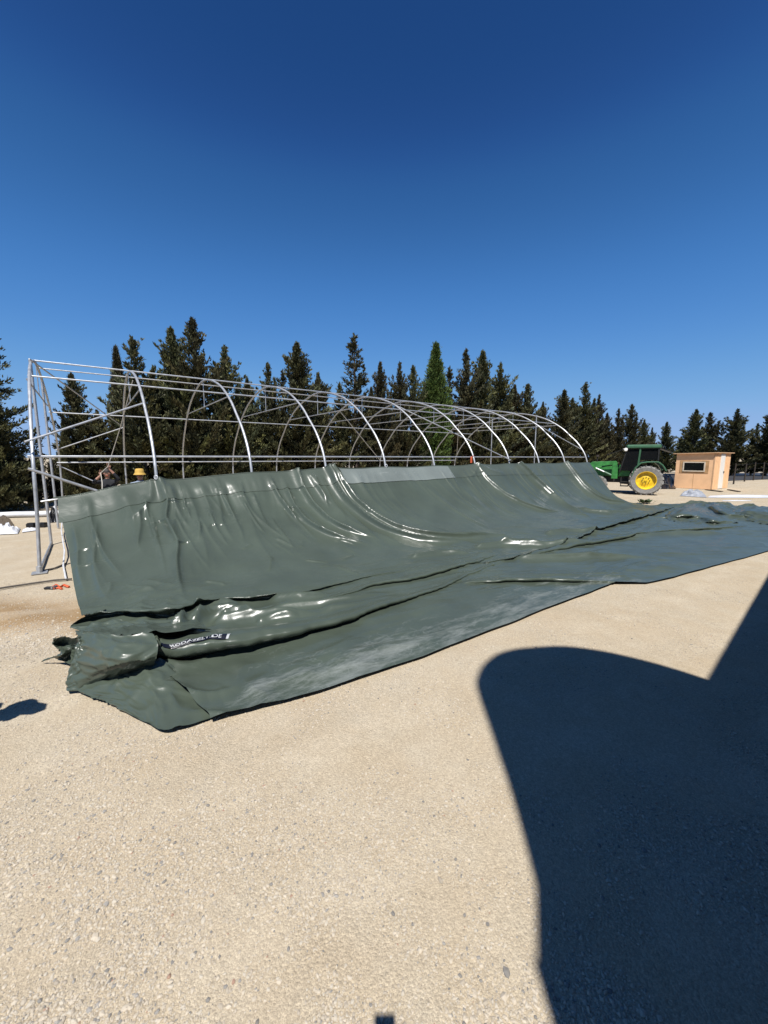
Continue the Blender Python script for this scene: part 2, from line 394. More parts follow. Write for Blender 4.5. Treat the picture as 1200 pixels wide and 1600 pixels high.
# loose stones near the camera
def ico():
    bm = bmesh.new(); bmesh.ops.create_icosphere(bm, subdivisions=1, radius=1)
    v = np.array([x.co[:] for x in bm.verts]); f = np.array([[k.index for k in x.verts] for x in bm.faces]); bm.free(); return v, f
iv, jf = ico()
def stones(n):
    V = []; Fc = []; C = []; cnt = 0
    # sample pixels so that density follows the picture, clustered by noise
    y = 1.0 + rng.random(n * 3) ** 1.7 * 5.5
    x = (rng.random(n * 3) * 2 - 1) * (y * 1.0 + .5)
    d = pnoise(x * 1.3, y * 1.3, 5) + .5 * pnoise(x * 4, y * 4, 6)
    left = .16 * np.clip((-x + .2) / 1.2, -.6, 1)
    keep = (d + left + rng.random(n * 3) * .55) > .36
    x, y = x[keep][:n], y[keep][:n]
    m_ = 5000; ex = -5.4 + rng.random(m_) * 3.2; ey = 4.15 + .28 * rng.standard_normal(m_) + .12 * (ex + 4); ok = ~((ex > -3.55) & (ey > 2.9)); x = np.concatenate([x, ex[ok]]); y = np.concatenate([y, ey[ok]])
    s = .0022 + .0066 * rng.random(len(x)) ** 7 + .0034 * rng.random(len(x)) ** 2
    big = rng.random(len(x)) < .006; s[big] *= 1.6
    s[-ok.sum():] *= 1.7; nv = len(iv)
    base = np.array([.60, .52, .415])
    for k in range(len(x)):
        sc = s[k] * np.array([1.0 + rng.random() * .4, .72 + rng.random() * .35, .42 + rng.random() * .35])
        a = rng.random() * 6.283; ca, sa = math.cos(a), math.sin(a)
        p = iv * (1 + .55 * (rng.random((nv, 1)) - .5)) * sc
        p = np.stack([p[:, 0] * ca - p[:, 1] * sa, p[:, 0] * sa + p[:, 1] * ca, p[:, 2]], 1)
        p += [x[k], y[k], 0]
        V.append(p); Fc.append(jf + cnt); cnt += nv
        t = rng.random()
        c = base * (.80 + .38 * rng.random())
        if t < .085: c = np.array([.33, .31, .285]) * (.75 + .5 * rng.random())
        elif t < .089: c = np.array([.46, .30, .22])
        elif t < .25: c = np.array([.64, .57, .47])
        C.append(np.repeat([[*(c * KA * np.array([.985, .985, .97])), 1]], nv, 0))
    V = np.concatenate(V); Fc = np.concatenate(Fc); C = np.concatenate(C)
    V[:, 2] += (ground_z(V[:, 0], V[:, 1]) - .012) + .001
    me = bpy.data.meshes.new('loose_gravel'); me.from_pydata(V.tolist(), [], Fc.tolist())
    ca = me.color_attributes.new('leaf', 'FLOAT_COLOR', 'POINT'); ca.data.foreach_set('color', C.astype(np.float32).reshape(-1))
    me.materials.append(M['stone']); o = bpy.data.objects.new('loose_gravel', me); COL.objects.link(o)
    tag(o, 'loose pale stones scattered over the gravel yard', 'gravel', kind='stuff')
stones(78000)

# ------------------------------------------------------------------ tent frame: 11 galvanised hoops, about 8.4 m wide and 20 m long
NH, SP, WID = 11, 1.96, 8.45
half = [(0, -.10), (.62, -.05), (1.3, 0.0), (1.78, .03), (2.25, .20), (2.72, .54), (3.10, .95), (3.52, 1.45), (3.98, 2.28), (4.28, 3.28), (4.40, WID / 2)]
def catmull(pts, k=6):
    pts = [np.array(p, float) for p in pts]; out = []
    for i in range(len(pts) - 1):
        p0 = pts[max(i - 1, 0)]; p1 = pts[i]; p2 = pts[i + 1]; p3 = pts[min(i + 2, len(pts) - 1)]
        for t in np.linspace(0, 1, k, endpoint=False):
            out.append(.5 * ((2 * p1) + (p2 - p0) * t + (2 * p0 - 5 * p1 + 4 * p2 - p3) * t * t + (3 * p1 - p0 - 3 * p2 + p3) * t ** 3))
    out.append(pts[-1]); return out
full = [(-d, z) for z, d in half] + [(-(WID - d), z) for z, d in reversed(half[:-1])]
prof = catmull(full, 4)       # list of (p, z)
tent = empty('tent_frame', W(NH * SP / 2 - SP / 2, -WID / 2), 0)
tag(tent, 'bare galvanised hoop frame of a long tent behind the green tarpaulin', 'tent frame')
T0 = tent.location.copy()
def on_hoop(s, p=None, z=None, side=1):
    """point of a hoop at height z on the near (1) or far (-1) side"""
    pts = prof if side == 1 else list(reversed(prof))
    for q0, q1 in zip(pts, pts[1:]):
        if q0[1] <= z <= q1[1]:
            t = (z - q0[1]) / (q1[1] - q0[1] + 1e-9); return W(s, q0[0] + (q1[0] - q0[0]) * t, z)
    return W(s, -WID / 2, 4.4)
def tmb(): return MB()
def tpart(mb, name, parent=tent):
    off = T0
    mb.v = [tuple(Vector(v) - off) for v in mb.v]
    return mb.build(name, parent, smooth=True)
for i in range(NH):
    s = i * SP; r_ = .029
    mb = tmb(); mb.tube([W(s + (.075 * math.sin(math.pi * min(z, 4.4) / 4.4) if i == 0 else 0), p, z) for p, z in prof], r_, 'steel', 8)
    hoop = tpart(mb, 'hoop')
    mb = tmb(); mb.tube([on_hoop(s, z=3.62), on_hoop(s, z=3.62, side=-1)], .016, 'steel', 6); tpart(mb, 'collar_tie', hoop)
    mb = tmb(); mb.tube([W(s, -WID / 2, 4.37), W(s, -WID / 2, 3.62)], .012, 'steel', 6); tpart(mb, 'king_post', hoop)
    for side in (1, -1):
        q = prof[0] if side == 1 else prof[-1]
        mb = tmb(); c_ = W(s, q[0]); mb.box((-.11, -.11, 0), (.11, .11, .014), 'steel', Matrix.Translation(c_) @ Matrix.Rotation(R(36.5), 4, 'Z'))
        mb.tube([c_, c_ + Vector((0, 0, .12))], .045, 'steel', 8); tpart(mb, 'base_plate', hoop)
L_ = (NH - 1) * SP
def rail(name, a, b, r_=.024):
    mb = tmb(); mb.tube([a, b], r_ * .82, 'steel', 8); return tpart(mb, name)
rail('ridge_purlin', W(-.02, -WID / 2 + .12, 4.44), W(L_ + .02, -WID / 2 + .12, 4.44))
rail('ridge_purlin', W(-.02, -WID / 2 - .5, 4.37), W(L_ + .02, -WID / 2 - .5, 4.37), .02)
for side in (1, -1):
    off = -.02 * side
    for z in ((3.72, 2.07) if side == 1 else (3.45, 1.88)):
        a = on_hoop(0, z=z, side=side); b = on_hoop(L_, z=z, side=side)
        n_ = Vector((NN[0], NN[1], 0)) * (-.055 * side)
        rail('purlin', a + n_, b + n_, .026 if z < 3 else .022)
# low rail that carries the tarpaulin, sagging a little to the left end
lowrail = [(0.2, 1.30), (2.0, 1.56), (3.94, 1.68), (6, 1.76), (10, 1.80), (L_, 1.83)]
# base rails, gable posts and braces
rail('base_rail', W(0, -.1, .05), W(0, -2.8, .05), .028)
for e_, s in ((0, 0.0), (1, L_)):
    for p in (-2.8, -5.6):
        zt = [z for (q, z) in prof if abs(q - p) < .25]
        rail('gable_post', W(s, p, 0), W(s, p, max(zt) if zt else 4), .036)
rail('brace', W(0, .0, 2.62 - .30), on_hoop(SP, z=3.25), .024)
rail('brace', on_hoop(0, z=2.3, side=-1), on_hoop(SP, z=3.1, side=-1), .022)
rail('brace', W(0, -.02, 1.86), W(1.75, -.0, 1.05), .030)
rail('brace', on_hoop(0, z=1.8, side=-1), W(SP, -WID + .1, .6), .022)
rail('brace', W(0, -WID / 2 + 1.6, 4.2), on_hoop(SP, z=3.1, side=-1), .02)
rail('brace', on_hoop(5 * SP, z=4.05), W(7 * SP, 0.02, 1.95), .024)
rail('brace', on_hoop(5 * SP, z=4.05, side=-1), on_hoop(7 * SP, z=1.9, side=-1), .022)
rail('brace', on_hoop(9 * SP, z=3.9), on_hoop(10 * SP, z=2.4), .022)
rail('brace', on_hoop(9 * SP, z=3.9, side=-1), on_hoop(10 * SP, z=2.2, side=-1), .022)
rail('tarp_rail', W(.12, -.0, 1.27), W(2.0, -.02, 1.53), .02)

# ------------------------------------------------------------------ the tarpaulin
fr = [(1.46, 6.26), (2.33, 6.40), (3.45, 6.49), (6.46, 6.51), (7.64, 6.53), (8.03, 6.85), (8.8, 7.0), (12.72, 7.5), (18, 8.2), (25, 8.2)]
def pfront(A): return np.interp(A, *zip(*fr))
LBT = ([0, 1, 2, 3.3, 4.2, 4.95, 6.26], [.36, .48, .54, .64, .80, 1.12, 1.46])
# hanging profile table: rows along the tent, columns of (distance from the frame, height)
rows = [
    (0.2,  [(0, 1.33), (.3, 1.01), (.7, .69), (1.2, .42), (1.9, .18), (2.5, .07), (3.4, .03), (9, .02)]),
    (2.0,  [(0, 1.58), (.35, 1.22), (.8, .90), (1.35, .63), (2.1, .36), (2.8, .16), (3.6, .06), (9, .02)]),
    (4.0,  [(0, 1.70), (.35, 1.32), (.8, .96), (1.35, .67), (2.1, .38), (2.9, .17), (3.7, .06), (9, .02)]),
    (6.0,  [(0, 1.78), (.35, 1.38), (.8, .98), (1.3, .70), (2.0, .40), (2.8, .17), (3.7, .06), (9, .02)]),
    (12.0, [(0, 1.82), (.5, 1.27), (1.0, .84), (1.5, .52), (2.0, .30), (2.6, .14), (3.4, .05), (9, .02)]),
    (17.0, [(0, 1.83), (.4, 1.25), (.8, .82), (1.2, .48), (1.7, .22), (2.3, .09), (3.0, .04), (9, .02)]),
    (19.8, [(0, 1.84), (.4, 1.27), (.7, .90), (1.0, .56), (1.3, .32), (1.8, .12), (2.4, .05), (9, .02)]),
    (24.0, [(0, 1.84), (.4, 1.27), (.7, .90), (1.0, .56), (1.3, .32), (1.8, .12), (2.4, .05), (9, .02)]),
]
PT = np.linspace(0, 9, 361)
def smooth_row(r):
    x, z = zip(*r); y = np.interp(PT, x, z)
    for _ in range(12): y[1:-1] = (y[:-2] + 2 * y[1:-1] + y[2:]) / 4
    return y
ZT = np.array([smooth_row(r) for _, r in rows]); ZA = np.array([a for a, _ in rows])
def base_z(A, P):
    fi = np.interp(A, ZA, np.arange(len(ZA))); i0 = np.floor(fi).astype(int).clip(0, len(ZA) - 2); t = fi - i0
    t = t * t * (3 - 2 * t)
    pj = (P / 9 * 360).clip(0, 359.999); j0 = np.floor(pj).astype(int); u = pj - j0
    def row(i): return ZT[i, j0] * (1 - u) + ZT[i, j0 + 1] * u
    return row(i0) * (1 - t) + row(i0 + 1) * t

# Z-fold profile (distance across, sideways place, height), + is towards the yard
LIP = np.array([(-1, -1, 0), (-.75, -.70, .05), (-.5, -.36, .19), (-.28, -.02, .31), (-.08, .24, .335), (.04, .36, .27), (.11, .36, .17),
                (.20, .20, .07), (.30, .08, .02), (.45, .22, .008), (.75, .66, .004), (1, 1, 0)])
CAV = np.array([(-1, -1, 0), (-.7, -.60, .10), (-.4, -.22, .30), (-.2, .06, .42), (-.10, .15, .41), (-.03, .15, .36), (.1, -.15, .24), (.25, -.42, .07),
                (.4, -.40, .012), (.6, .1, .008), (.8, .55, .004), (1, 1, 0)])
def polydist(A, P, pts):
    """signed distance (+ = towards larger p), position 0..1 along, unit normal"""
    best = np.full(A.shape, 1e9); sd = np.zeros(A.shape); tt = np.zeros(A.shape); nx = np.zeros(A.shape); ny = np.zeros(A.shape)
    pts = np.array(pts, float); seg = np.linalg.norm(np.diff(pts, axis=0), axis=1); cum = np.concatenate([[0], np.cumsum(seg)]); tot = cum[-1]
    for i in range(len(seg)):
        ax_, ay_ = pts[i]; dx, dy = (pts[i + 1] - pts[i]) / seg[i]
        t = (A - ax_) * dx + (P - ay_) * dy; tc = t.clip(0, seg[i])
        ex, ey = A - ax_ - dx * tc, P - ay_ - dy * tc
        d = np.hypot(ex, ey); m_ = d < best
        best[m_] = d[m_]
        n0, n1 = (-dy, dx) if dx > 0 else (dy, -dx)
        s_ = np.sign(ex * n0 + ey * n1); sd[m_] = (s_ * d)[m_]; tt[m_] = ((cum[i] + tc) / tot)[m_]; nx[m_] = n0; ny[m_] = n1
    return sd, tt, nx, ny
def apl(pts, z=0.0):
    return [ap(p[0], p[1], p[2] if len(p) > 2 else z) for p in pts]
def smooth_poly(pts, k=5): return [tuple(q) for q in catmull(pts, k)]
# Z folds: photo polyline, width along (start,mid,end), strength along, height factor
LIPS = [
    (smooth_poly(apl([(120, 990, .05), (160, 970, .08), (260, 968, .08), (300, 958, .08), (350, 944, .08), (460, 934, .06), (533, 914, .05), (585, 901, .04), (640, 893, .02)])), (.34, .28, .13, .08), (.9, 1.0, .8, .3), 1.0, CAV),
    (smooth_poly(apl([(470, 952), (540, 935), (580, 921), (650, 909), (733, 888), (775, 873)])), (.08, .19, .20, .12), (.2, 1, 1, .5), 1.0),
    (smooth_poly(apl([(205, 1058), (240, 1040), (337, 1026), (393, 1016), (460, 1001), (533, 981), (633, 944), (700, 918), (770, 887)])), (.82, .36, .15, .10), (1, 1, 1, .5), 1.0),
    (smooth_poly(apl([(690, 922), (733, 917), (800, 913), (852, 912), (907, 913), (990, 913)])), (.10, .22, .22, .10), (0, 1, 1, .2), 1.0),
    (smooth_poly(apl([(762, 886), (800, 880), (826, 871), (881, 857), (907, 844), (947, 829), (995, 816), (1024, 806), (1070, 789)])), (.12, .20, .24, .26), (.6, 1, 1, 0), 1.0, CAV),
    (smooth_poly(apl([(770, 888), (848, 869), (943, 849), (1024, 838), (1127, 828), (1195, 822)])), (.10, .26, .32, .16), (.5, .9, .9, 0), 1.0),
    (smooth_poly(apl([(1085, 800), (1115, 805), (1149, 811), (1180, 814), (1215, 818), (1300, 830)])), (.20, .38, .40, .3), (0, 1, 1, 0), 1.0, LIP),
    (smooth_poly(apl([(1020, 812), (1050, 812), (1085, 818), (1110, 824)])), (.15, .25, .25, .15), (0, .9, .8, 0), 1.0),
]
# soft ridges: polyline, width, height, extra push outwards on the hanging part
A_, = (None,),
RID = [
    (smooth_poly([(2.0, 0), (2.05, .45), (1.95, .9), (2.0, 1.6), (1.88, 2.2), (1.8, 3.0), (1.78, 3.6)]), .08, .12),
    (smooth_poly([(1.86, 0), (1.8, .3), (1.6, .55), (1.35, .75)]), .07, .045),
    (smooth_poly([(5.9, 0), (5.92, .5), (6.0, 1.05), (6.15, 1.7), (6.5, 2.4), (7.1, 3.0), (8.0, 3.35)]), .085, .17),
    (smooth_poly([(6.02, 0), (6.12, .6), (6.3, 1.3), (6.7, 2.1), (7.4, 2.75), (8.5, 3.1), (9.8, 3.3)]), .07, .14),
    (smooth_poly([(5.05, 0), (5.0, .4), (5.05, 1.0), (5.25, 1.7), (5.8, 2.4)]), .075, .14),
    (smooth_poly([(5.3, .05), (5.4, .5), (5.5, .9)]), .05, .05),
    (smooth_poly([(4.6, .2), (4.55, .8), (4.6, 1.4), (4.9, 2.0), (5.5, 2.6)]), .075, .13),
    (smooth_poly([(4.3, .05), (4.3, .5), (4.4, 1.0), (4.6, 1.6)]), .045, .04),
    (smooth_poly([(3.6, .1), (3.55, .5), (3.6, 1.0), (3.75, 1.5), (4.0, 2.2)]), .05, .035),
    (smooth_poly([(3.0, .1), (3.0, .6), (2.9, 1.2), (2.95, 1.9)]), .10, .05),
    (smooth_poly([(2.5, .6), (2.45, 1.2), (2.4, 1.9), (2.3, 2.6)]), .12, .05),
    (smooth_poly([(.9, .5), (.85, 1.0), (.8, 1.6), (.85, 2.4), (1.0, 3.1)]), .08, .05),
    (smooth_poly([(.55, .45), (.6, 1.0), (.6, 1.7), (.7, 2.6)]), .09, .06),
    (smooth_poly([(11.8, 0), (11.8, .5), (12.2, 1.2), (12.9, 1.9), (13.8, 2.3)]), .07, .10),
    (smooth_poly([(11.85, 0), (11.3, .3), (10.9, .35)]), .07, .03),
    (smooth_poly([(11.9, 0), (12.5, .25), (13.1, .3)]), .07, .03),
    (smooth_poly([(17.6, 0), (17.65, .4), (17.7, .9), (18.0, 1.4), (18.6, 1.9), (19.6, 2.2)]), .09, .14),
    (smooth_poly([(17.8, 0), (18.2, .6), (18.6, 1.2), (19.3, 1.7)]), .06, .05),
]
for pts, w_, h_ in [([(800, 880), (860, 878), (914, 876), (1017, 874)], .10, .06),
                    ([(770, 856), (860, 858), (930, 851)], .10, .06), ([(740, 862), (800, 856), (860, 860)], .08, .05), ([(640, 880), (690, 872), (745, 872)], .10, .04),
                    ([(800, 797), (860, 800), (930, 815)], .12, .075), ([(895, 802), (950, 806), (1010, 800)], .12, .05), ([(850, 838), (905, 834), (960, 838)], .14, .05),
                    ([(980, 845), (1060, 838), (1150, 836)], .15, .05), ([(420, 962), (480, 955), (560, 946), (620, 930)], .10, .04),
                    ([(330, 985), (400, 975), (460, 972), (500, 962)], .12, .06), ([(280, 1000), (330, 975), (360, 968), (400, 966)], .06, .04),
                    ([(305, 990), (318, 975), (322, 962)], .05, .035), ([(500, 962), (560, 955), (640, 935)], .16, .03), ([(262, 1003), (300, 985), (345, 972), (400, 967)], .07, .06), ([(345, 978), (375, 972), (400, 976)], .05, .045),
                    ([(282, 1000), (292, 985), (300, 978)], .05, .05), ([(400, 985), (430, 978), (470, 975)], .06, .04), ([(420, 950), (470, 944), (520, 935)], .06, .05), ([(300, 965), (330, 962), (380, 958)], .06, .05),
                    ([(560, 985), (640, 965), (720, 940)], .25, .02), ([(430, 1060), (520, 1035), (600, 1012)], .3, .015), ([(380, 1090), (430, 1075), (520, 1060)], .2, .012)]:
    RID.append((smooth_poly(apl(pts)), w_ * .85, h_ * 2.0))
cr_ = np.random.default_rng(21)
for _ in range(30):
    a0 = cr_.random() * 6.3 + .5 if cr_.random() < .8 else 6.5 + cr_.random() * 13
    q0 = .02 + cr_.random() ** 2 * 1.2; L0 = .6 + cr_.random() * 1.5; dr = (cr_.random() - .35) * .5
    k0 = .5 if a0 > 6.5 else 1
    RID.append((smooth_poly([(a0, q0), (a0 + dr * .25 + .012 * cr_.standard_normal(), q0 + L0 * .35), (a0 + dr * .6 + .015 * cr_.standard_normal(), q0 + L0 * .7), (a0 + dr, q0 + L0)], 3), .028 + .035 * cr_.random(), (.022 + .03 * cr_.random()) * k0))
for _ in range(16):         # creases low on the left part, running every way
    a0 = .7 + cr_.random() * 4.5; q0 = 1.6 + cr_.random() * 1.7; th_ = cr_.random() * 3.1; L0 = .25 + .5 * cr_.random()
    RID.append((smooth_poly([(a0, q0), (a0 + L0 * .5 * math.cos(th_) + .03, q0 + L0 * .5 * math.sin(th_)), (a0 + L0 * math.cos(th_), q0 + L0 * math.sin(th_))], 3), .03 + .03 * cr_.random(), .018 + .02 * cr_.random()))
def surf(A, P):
    A = np.asarray(A, float); P = np.asarray(P, float)
    z = base_z(A, P)
    hang = sstep(0.02, .35, z)                    # 1 on the hanging part, 0 on the ground
    da = np.zeros(A.shape); dp = np.zeros(A.shape)
    # broad billow between the supports
    sag = np.sin(np.pi * (A / SP)) ** 2
    z = z - .045 * sag * np.exp(-P / .5) * sstep(3, 6, A) * .6
    # hanging wrinkles run down the slope, ground wrinkles run along
    warp = .5 * pnoise(A * .7, P * .5, 11)
    drift = A - .12 * P * P * sstep(3, 6, A) * .5
    w1 = ridged((drift + warp) * 1.5, P * .26, 3) * .095 + ridged((drift + warp * 1.6) * 3.1, P * .45, 4) * .030
    gate = (.25 + .75 * sstep(-.1, .3, pnoise(A * .55, P * .35, 8))) * (.25 + .75 * sstep(7.5, 5.5, A))
    wr = w1 * (.12 + .95 * gate) * sstep(0, .25, P)
    g1 = ridged((A * .55 - P * .75 + warp) * .9, (P + A * .22) * 2.0, 5) * .026 + ridged(A * .7 + warp, (P - .15 * A) * 4.6, 6) * .016
    g2 = .03 * pnoise(A * .8, P * 1.0, 7) + .012 * pnoise(A * 2.5, P * 2.5, 9)
    gg = (g1 * (.25 + sstep(-.1, .3, pnoise(A * .4, P * .6, 12))) + np.abs(g2)) * sstep(0, .3, P)
    front = pfront(A) - P
    yy_ = .595 * A - .804 * P; xx_ = .804 * A + .595 * P
    gg = gg + sstep(5.5, 8, A) * (.030 * ridged(xx_ * .28 + warp, yy_ * 2.1 + .6 * warp, 26) + .014 * ridged(xx_ * .5, yy_ * 4.6 + warp, 27)) * (.3 + .7 * sstep(-.2, .2, pnoise(A * .5, P * .5, 28)))
    gg = gg * (.15 + .85 * sstep(0, .35, front))
    out = wr * hang + gg * (1 - hang) * .9
    out = out + .045 * np.exp(-((A - np.interp(P, *LBT)) / .13) ** 2) * sstep(4.8, 5.2, P) * sstep(0, .4, front)
    # big crumple at the left and the right end
    crl = np.exp(-((A - .9) / 1.1) ** 2) * sstep(2.2, 3.6, P)
    out = out + crl * (.05 * ridged(A * 2.2 + warp, P * 2.6, 21) + .03 * np.abs(pnoise(A * 5, P * 4, 22)))
    crr = sstep(18.5, 21, A) * sstep(1.8, 3.0, P)
    out = out + crr * (.15 * ridged(A * .8 + warp, P * 1.3, 23) + .09 * np.abs(pnoise(A * 1.7, P * 2.3, 24)))
    for pts, w_, h_ in RID:
        sd, t, nx, ny = polydist(A, P, pts)
        ww = np.where(sd > 0, w_ * .7, w_ * 1.5)
        pk = np.exp(-(np.sqrt((sd / ww) ** 2 + .02) - .141) * 1.35)
        env = pk * sstep(-.01, .12, t) * (1 - sstep(.65, 1.01, t))
        if pts[0][1] < .02: env = np.where(t < .12, pk, env)
        out = out + h_ * env * (1.25 if pts[0][1] < 3 else 1.0)
    z = z + out * (1 - .45 * hang); dp = dp + out * .75 * hang
    for pts, ws, st, hf, *tb in LIPS:
        TB = tb[0] if tb else LIP
        sd, t, nx, ny = polydist(A, P, pts)
        sd = sd + .05 * pnoise(A * 2.6, P * 2.6, 33) + .018 * pnoise(A * 9, P * 9, 34)
        wv = np.interp(t, np.linspace(0, 1, len(ws)), ws) * (1 + .25 * pnoise(t * 9, t * 3, 31))
        sv = np.interp(t, np.linspace(0, 1, len(st)), st)
        c = (sd / wv); inside = np.abs(c) < 1
        cx = np.interp(c, TB[:, 0], TB[:, 1]); cz = np.interp(c, TB[:, 0], TB[:, 2])
        sv = np.where(inside, sv, 0)
        mv = sv * (cx - c) * wv
        da = da + nx * mv; dp = dp + ny * mv
        z = z + sv * cz * wv * hf
    q = O2 + (A + da)[..., None] * AX + (P + dp)[..., None] * NN
    gzz = ground_z(q[..., 0], q[..., 1]) - .010
    return np.concatenate([q, (np.maximum(z, .004) + gzz)[..., None]], -1)

na, npp = 760, 330
ii = np.linspace(0, 1, na) ** 1.35; jj = np.linspace(0, 1, npp)
II, JJ = np.meshgrid(ii, jj, indexing='ij')
P0 = JJ * 6.3
La = np.interp(P0, [0, 1, 2, 3.3, 4.2, 4.95, 6.26], [.36, .48, .54, .64, .80, 1.12, 1.46])
Ra = np.interp(P0, [0, 2.0, 2.6, 3.2, 5, 6.3], [19.75, 19.8, 20.6, 21.9, 22.9, 23.2])
Ra = Ra + .25 * pnoise(P0 * 2.2, P0 * 0 + .5, 41) * sstep(1.5, 3, P0)
DA = La + (Ra - La) * II
DP = JJ * pfront(DA)
DP = DP + .02 * pnoise(DA * 1.5, DA * 0, 42) * sstep(.9, 1, JJ)
SV = surf(DA, DP)
tarp = empty('tarpaulin', W(.5, 6)); 
tag(tarp, 'dark green glossy tarpaulin hung from the tent frame and spread over the gravel', 'tarpaulin')
TL = np.array(tarp.location)
dust = sstep(1.5, .15, pfront(DA) - DP) * sstep(10.5, 6.5, DA) * (.55 + .9 * sstep(1.2, 2.4, DA))
dust = np.maximum(dust, .55 * sstep(1.9, .8, pfront(DA) - DP) * sstep(9, 12, DA) * .8)
dust = np.maximum(dust, .25 * sstep(.6, .2, DA - La) * sstep(2.5, .2, DP))
grid_mesh('tarp_sheet', SV - TL, 'tarp', tarp, dust)

# hem band: a second welded layer along the top edge
bw = 256
ba = np.linspace(.36, 19.7, 520); bt = np.linspace(0, 1, 26)
BA, BT = np.meshgrid(ba, bt, indexing='ij')
depth = np.interp(BA, [0, 2, 4, 6, 12, 20], [.42, .42, .40, .38, .35, .34])
def normals(S):
    du = np.gradient(S, axis=0); dv = np.gradient(S, axis=1); n = np.cross(du, dv); n /= np.linalg.norm(n, axis=-1, keepdims=True) + 1e-9
    return np.where(n[..., 2:3] < 0, -n, n)
def layer(name, BA, BP, off, mname, dustv):
    S = surf(BA, BP); S = S + normals(S) * off
    return grid_mesh(name, S - TL, mname, tarp, np.full(BA.shape, dustv) if np.isscalar(dustv) else dustv)
bandd = .35 * sstep(3, 8, BA) + .15
layer('hem_band', BA, BT * depth, .008, 'tarp_band', bandd)
# pale dusty panel on the band
pa = np.linspace(*[ap_ for ap_ in (6.05, 10.35)], 130); pt_ = np.linspace(0.04, 1, 22)
PA, PTT = np.meshgrid(pa, pt_, indexing='ij')
dd = np.full(PA.shape, .37)
o = layer('window_panel', PA, PTT * dd, .014, 'tarp_panel', .62 + .25 * pnoise(PA * 3, PTT * 2, 51))
tag(o, 'pale dusty clear panel let into the hem')
# rope tube rolled into the top edge
ea = np.linspace(.3, 19.7, 400); E0 = surf(ea, np.full(ea.shape, .0))
mb = MB(); mb.tube([Vector(p - TL) for p in E0], .018, 'tarp_band', 6); mb.build('top_hem', tarp, smooth=True)
# loops of white webbing tied to the hoops
for i in range(1, NH):
    s = i * SP
    if i in (1, 4): 
        c = surf(np.array([s]), np.array([.0]))[0]; mb = MB()
        mb.tube([Vector(c - TL) + Vector((.035 * math.sin(t), -.03, .0 + .04 * (1 - math.cos(t)))) for t in np.linspace(0, 6.0, 14)], .008, 'white_plastic', 5)
        mb.build('tie_strap', tarp, smooth=True)

# crumpled left end: patches of the same sheet
def patch(name, rows_, crease=.02, seed=0, res=14):
    C = np.array([[[*G(px, py, z)] for px, py, z in r] for r in rows_])
    def up(C):
        out = np.array([np.array(catmull([C[i, j] for i in range(C.shape[0])], res)) for j in range(C.shape[1])])
        return out.transpose(1, 0, 2)
    C = up(C); C = up(C.transpose(1, 0, 2)).transpose(1, 0, 2)
    n, m_ = C.shape[:2]; u, v = np.meshgrid(np.linspace(0, 4, n), np.linspace(0, 4, m_), indexing='ij')
    nr = normals(C)
    C = C + nr * (crease * (ridged(u * .9 + seed, v * 1.1, seed + 60) + .55 * ridged(u * 1.7 + .8 * v, v * 1.9 - .6 * u, seed + 62) + .25 * pnoise(u * 4, v * 4, seed + 61)))[..., None]
    C[..., 2] = np.maximum(C[..., 2], .004)
    return grid_mesh(name, C - TL, 'tarp', tarp, np.full(C.shape[:2], .25 if seed == 2 else .05))
patch('tarp_fold', [
    [(128, 1000, .40), (124, 996, .42), (134, 988, .44), (160, 993, .44), (195, 996, .43), (238, 990, .42)],
    [(136, 1022, .29), (122, 1018, .31), (127, 1012, .34), (160, 1018, .37), (196, 1022, .38), (246, 1010, .36)],
    [(128, 1052, .14), (113, 1048, .16), (119, 1045, .17), (158, 1048, .22), (194, 1046, .25), (244, 1030, .28)],
    [(122, 1078, .02), (106, 1073, .03), (112, 1080, .01), (150, 1072, .03), (190, 1060, .08), (240, 1046, .14)]], .022, 1)
patch('tarp_fold', [
    [(135, 1060, .06), (165, 1056, .09), (195, 1050, .13), (232, 1036, .20), (252, 1030, .20)],
    [(122, 1078, .01), (165, 1072, .07), (205, 1066, .11), (246, 1056, .15), (290, 1058, .04)],
    [(145, 1090, .004), (188, 1094, .03), (230, 1092, .07), (270, 1088, .07), (335, 1092, .008)],
    [(166, 1092, .004), (207, 1119, .004), (235, 1132, .012), (264, 1141, .035), (345, 1118, .006)]], .02, 2)
patch('tarp_fold', [
    [(87, 997, .22), (100, 996, .26), (118, 998, .31), (140, 992, .36)],
    [(82, 1010, .14), (98, 1010, .09), (112, 1007, .17), (134, 1012, .26)],
    [(96, 1022, .10), (98, 1023, .13), (112, 1021, .05), (130, 1032, .14)],
    [(65, 1035, .0), (84, 1029, .05), (104, 1037, .02), (124, 1042, .05)]], .015, 3)
patch('tarp_fold', [
    [(1046, 800, .02), (1075, 790, .14), (1100, 788, .20), (1122, 788, .22), (1150, 798, .05)],
    [(1040, 808, .02), (1072, 802, .22), (1104, 797, .09), (1130, 800, .24), (1166, 804, .06)],
    [(1046, 815, .01), (1085, 811, .06), (1115, 811, .14), (1150, 811, .08), (1188, 813, .02)],
    [(1060, 818, .0), (1090, 818, .01), (1118, 819, .03), (1150, 819, .02), (1190, 820, .01)]], .05, 5)
patch('tarp_fold', [
    [(1138, 799, .02), (1165, 793, .12), (1190, 793, .16), (1235, 795, .17)],
    [(1130, 803, .06), (1160, 799, .22), (1195, 800, .26), (1240, 803, .27)],
    [(1128, 806, .04), (1158, 807, .10), (1195, 811, .12), (1240, 815, .13)],
    [(1130, 809, .0), (1160, 814, .02), (1195, 820, .02), (1245, 826, .02)]], .05, 6)
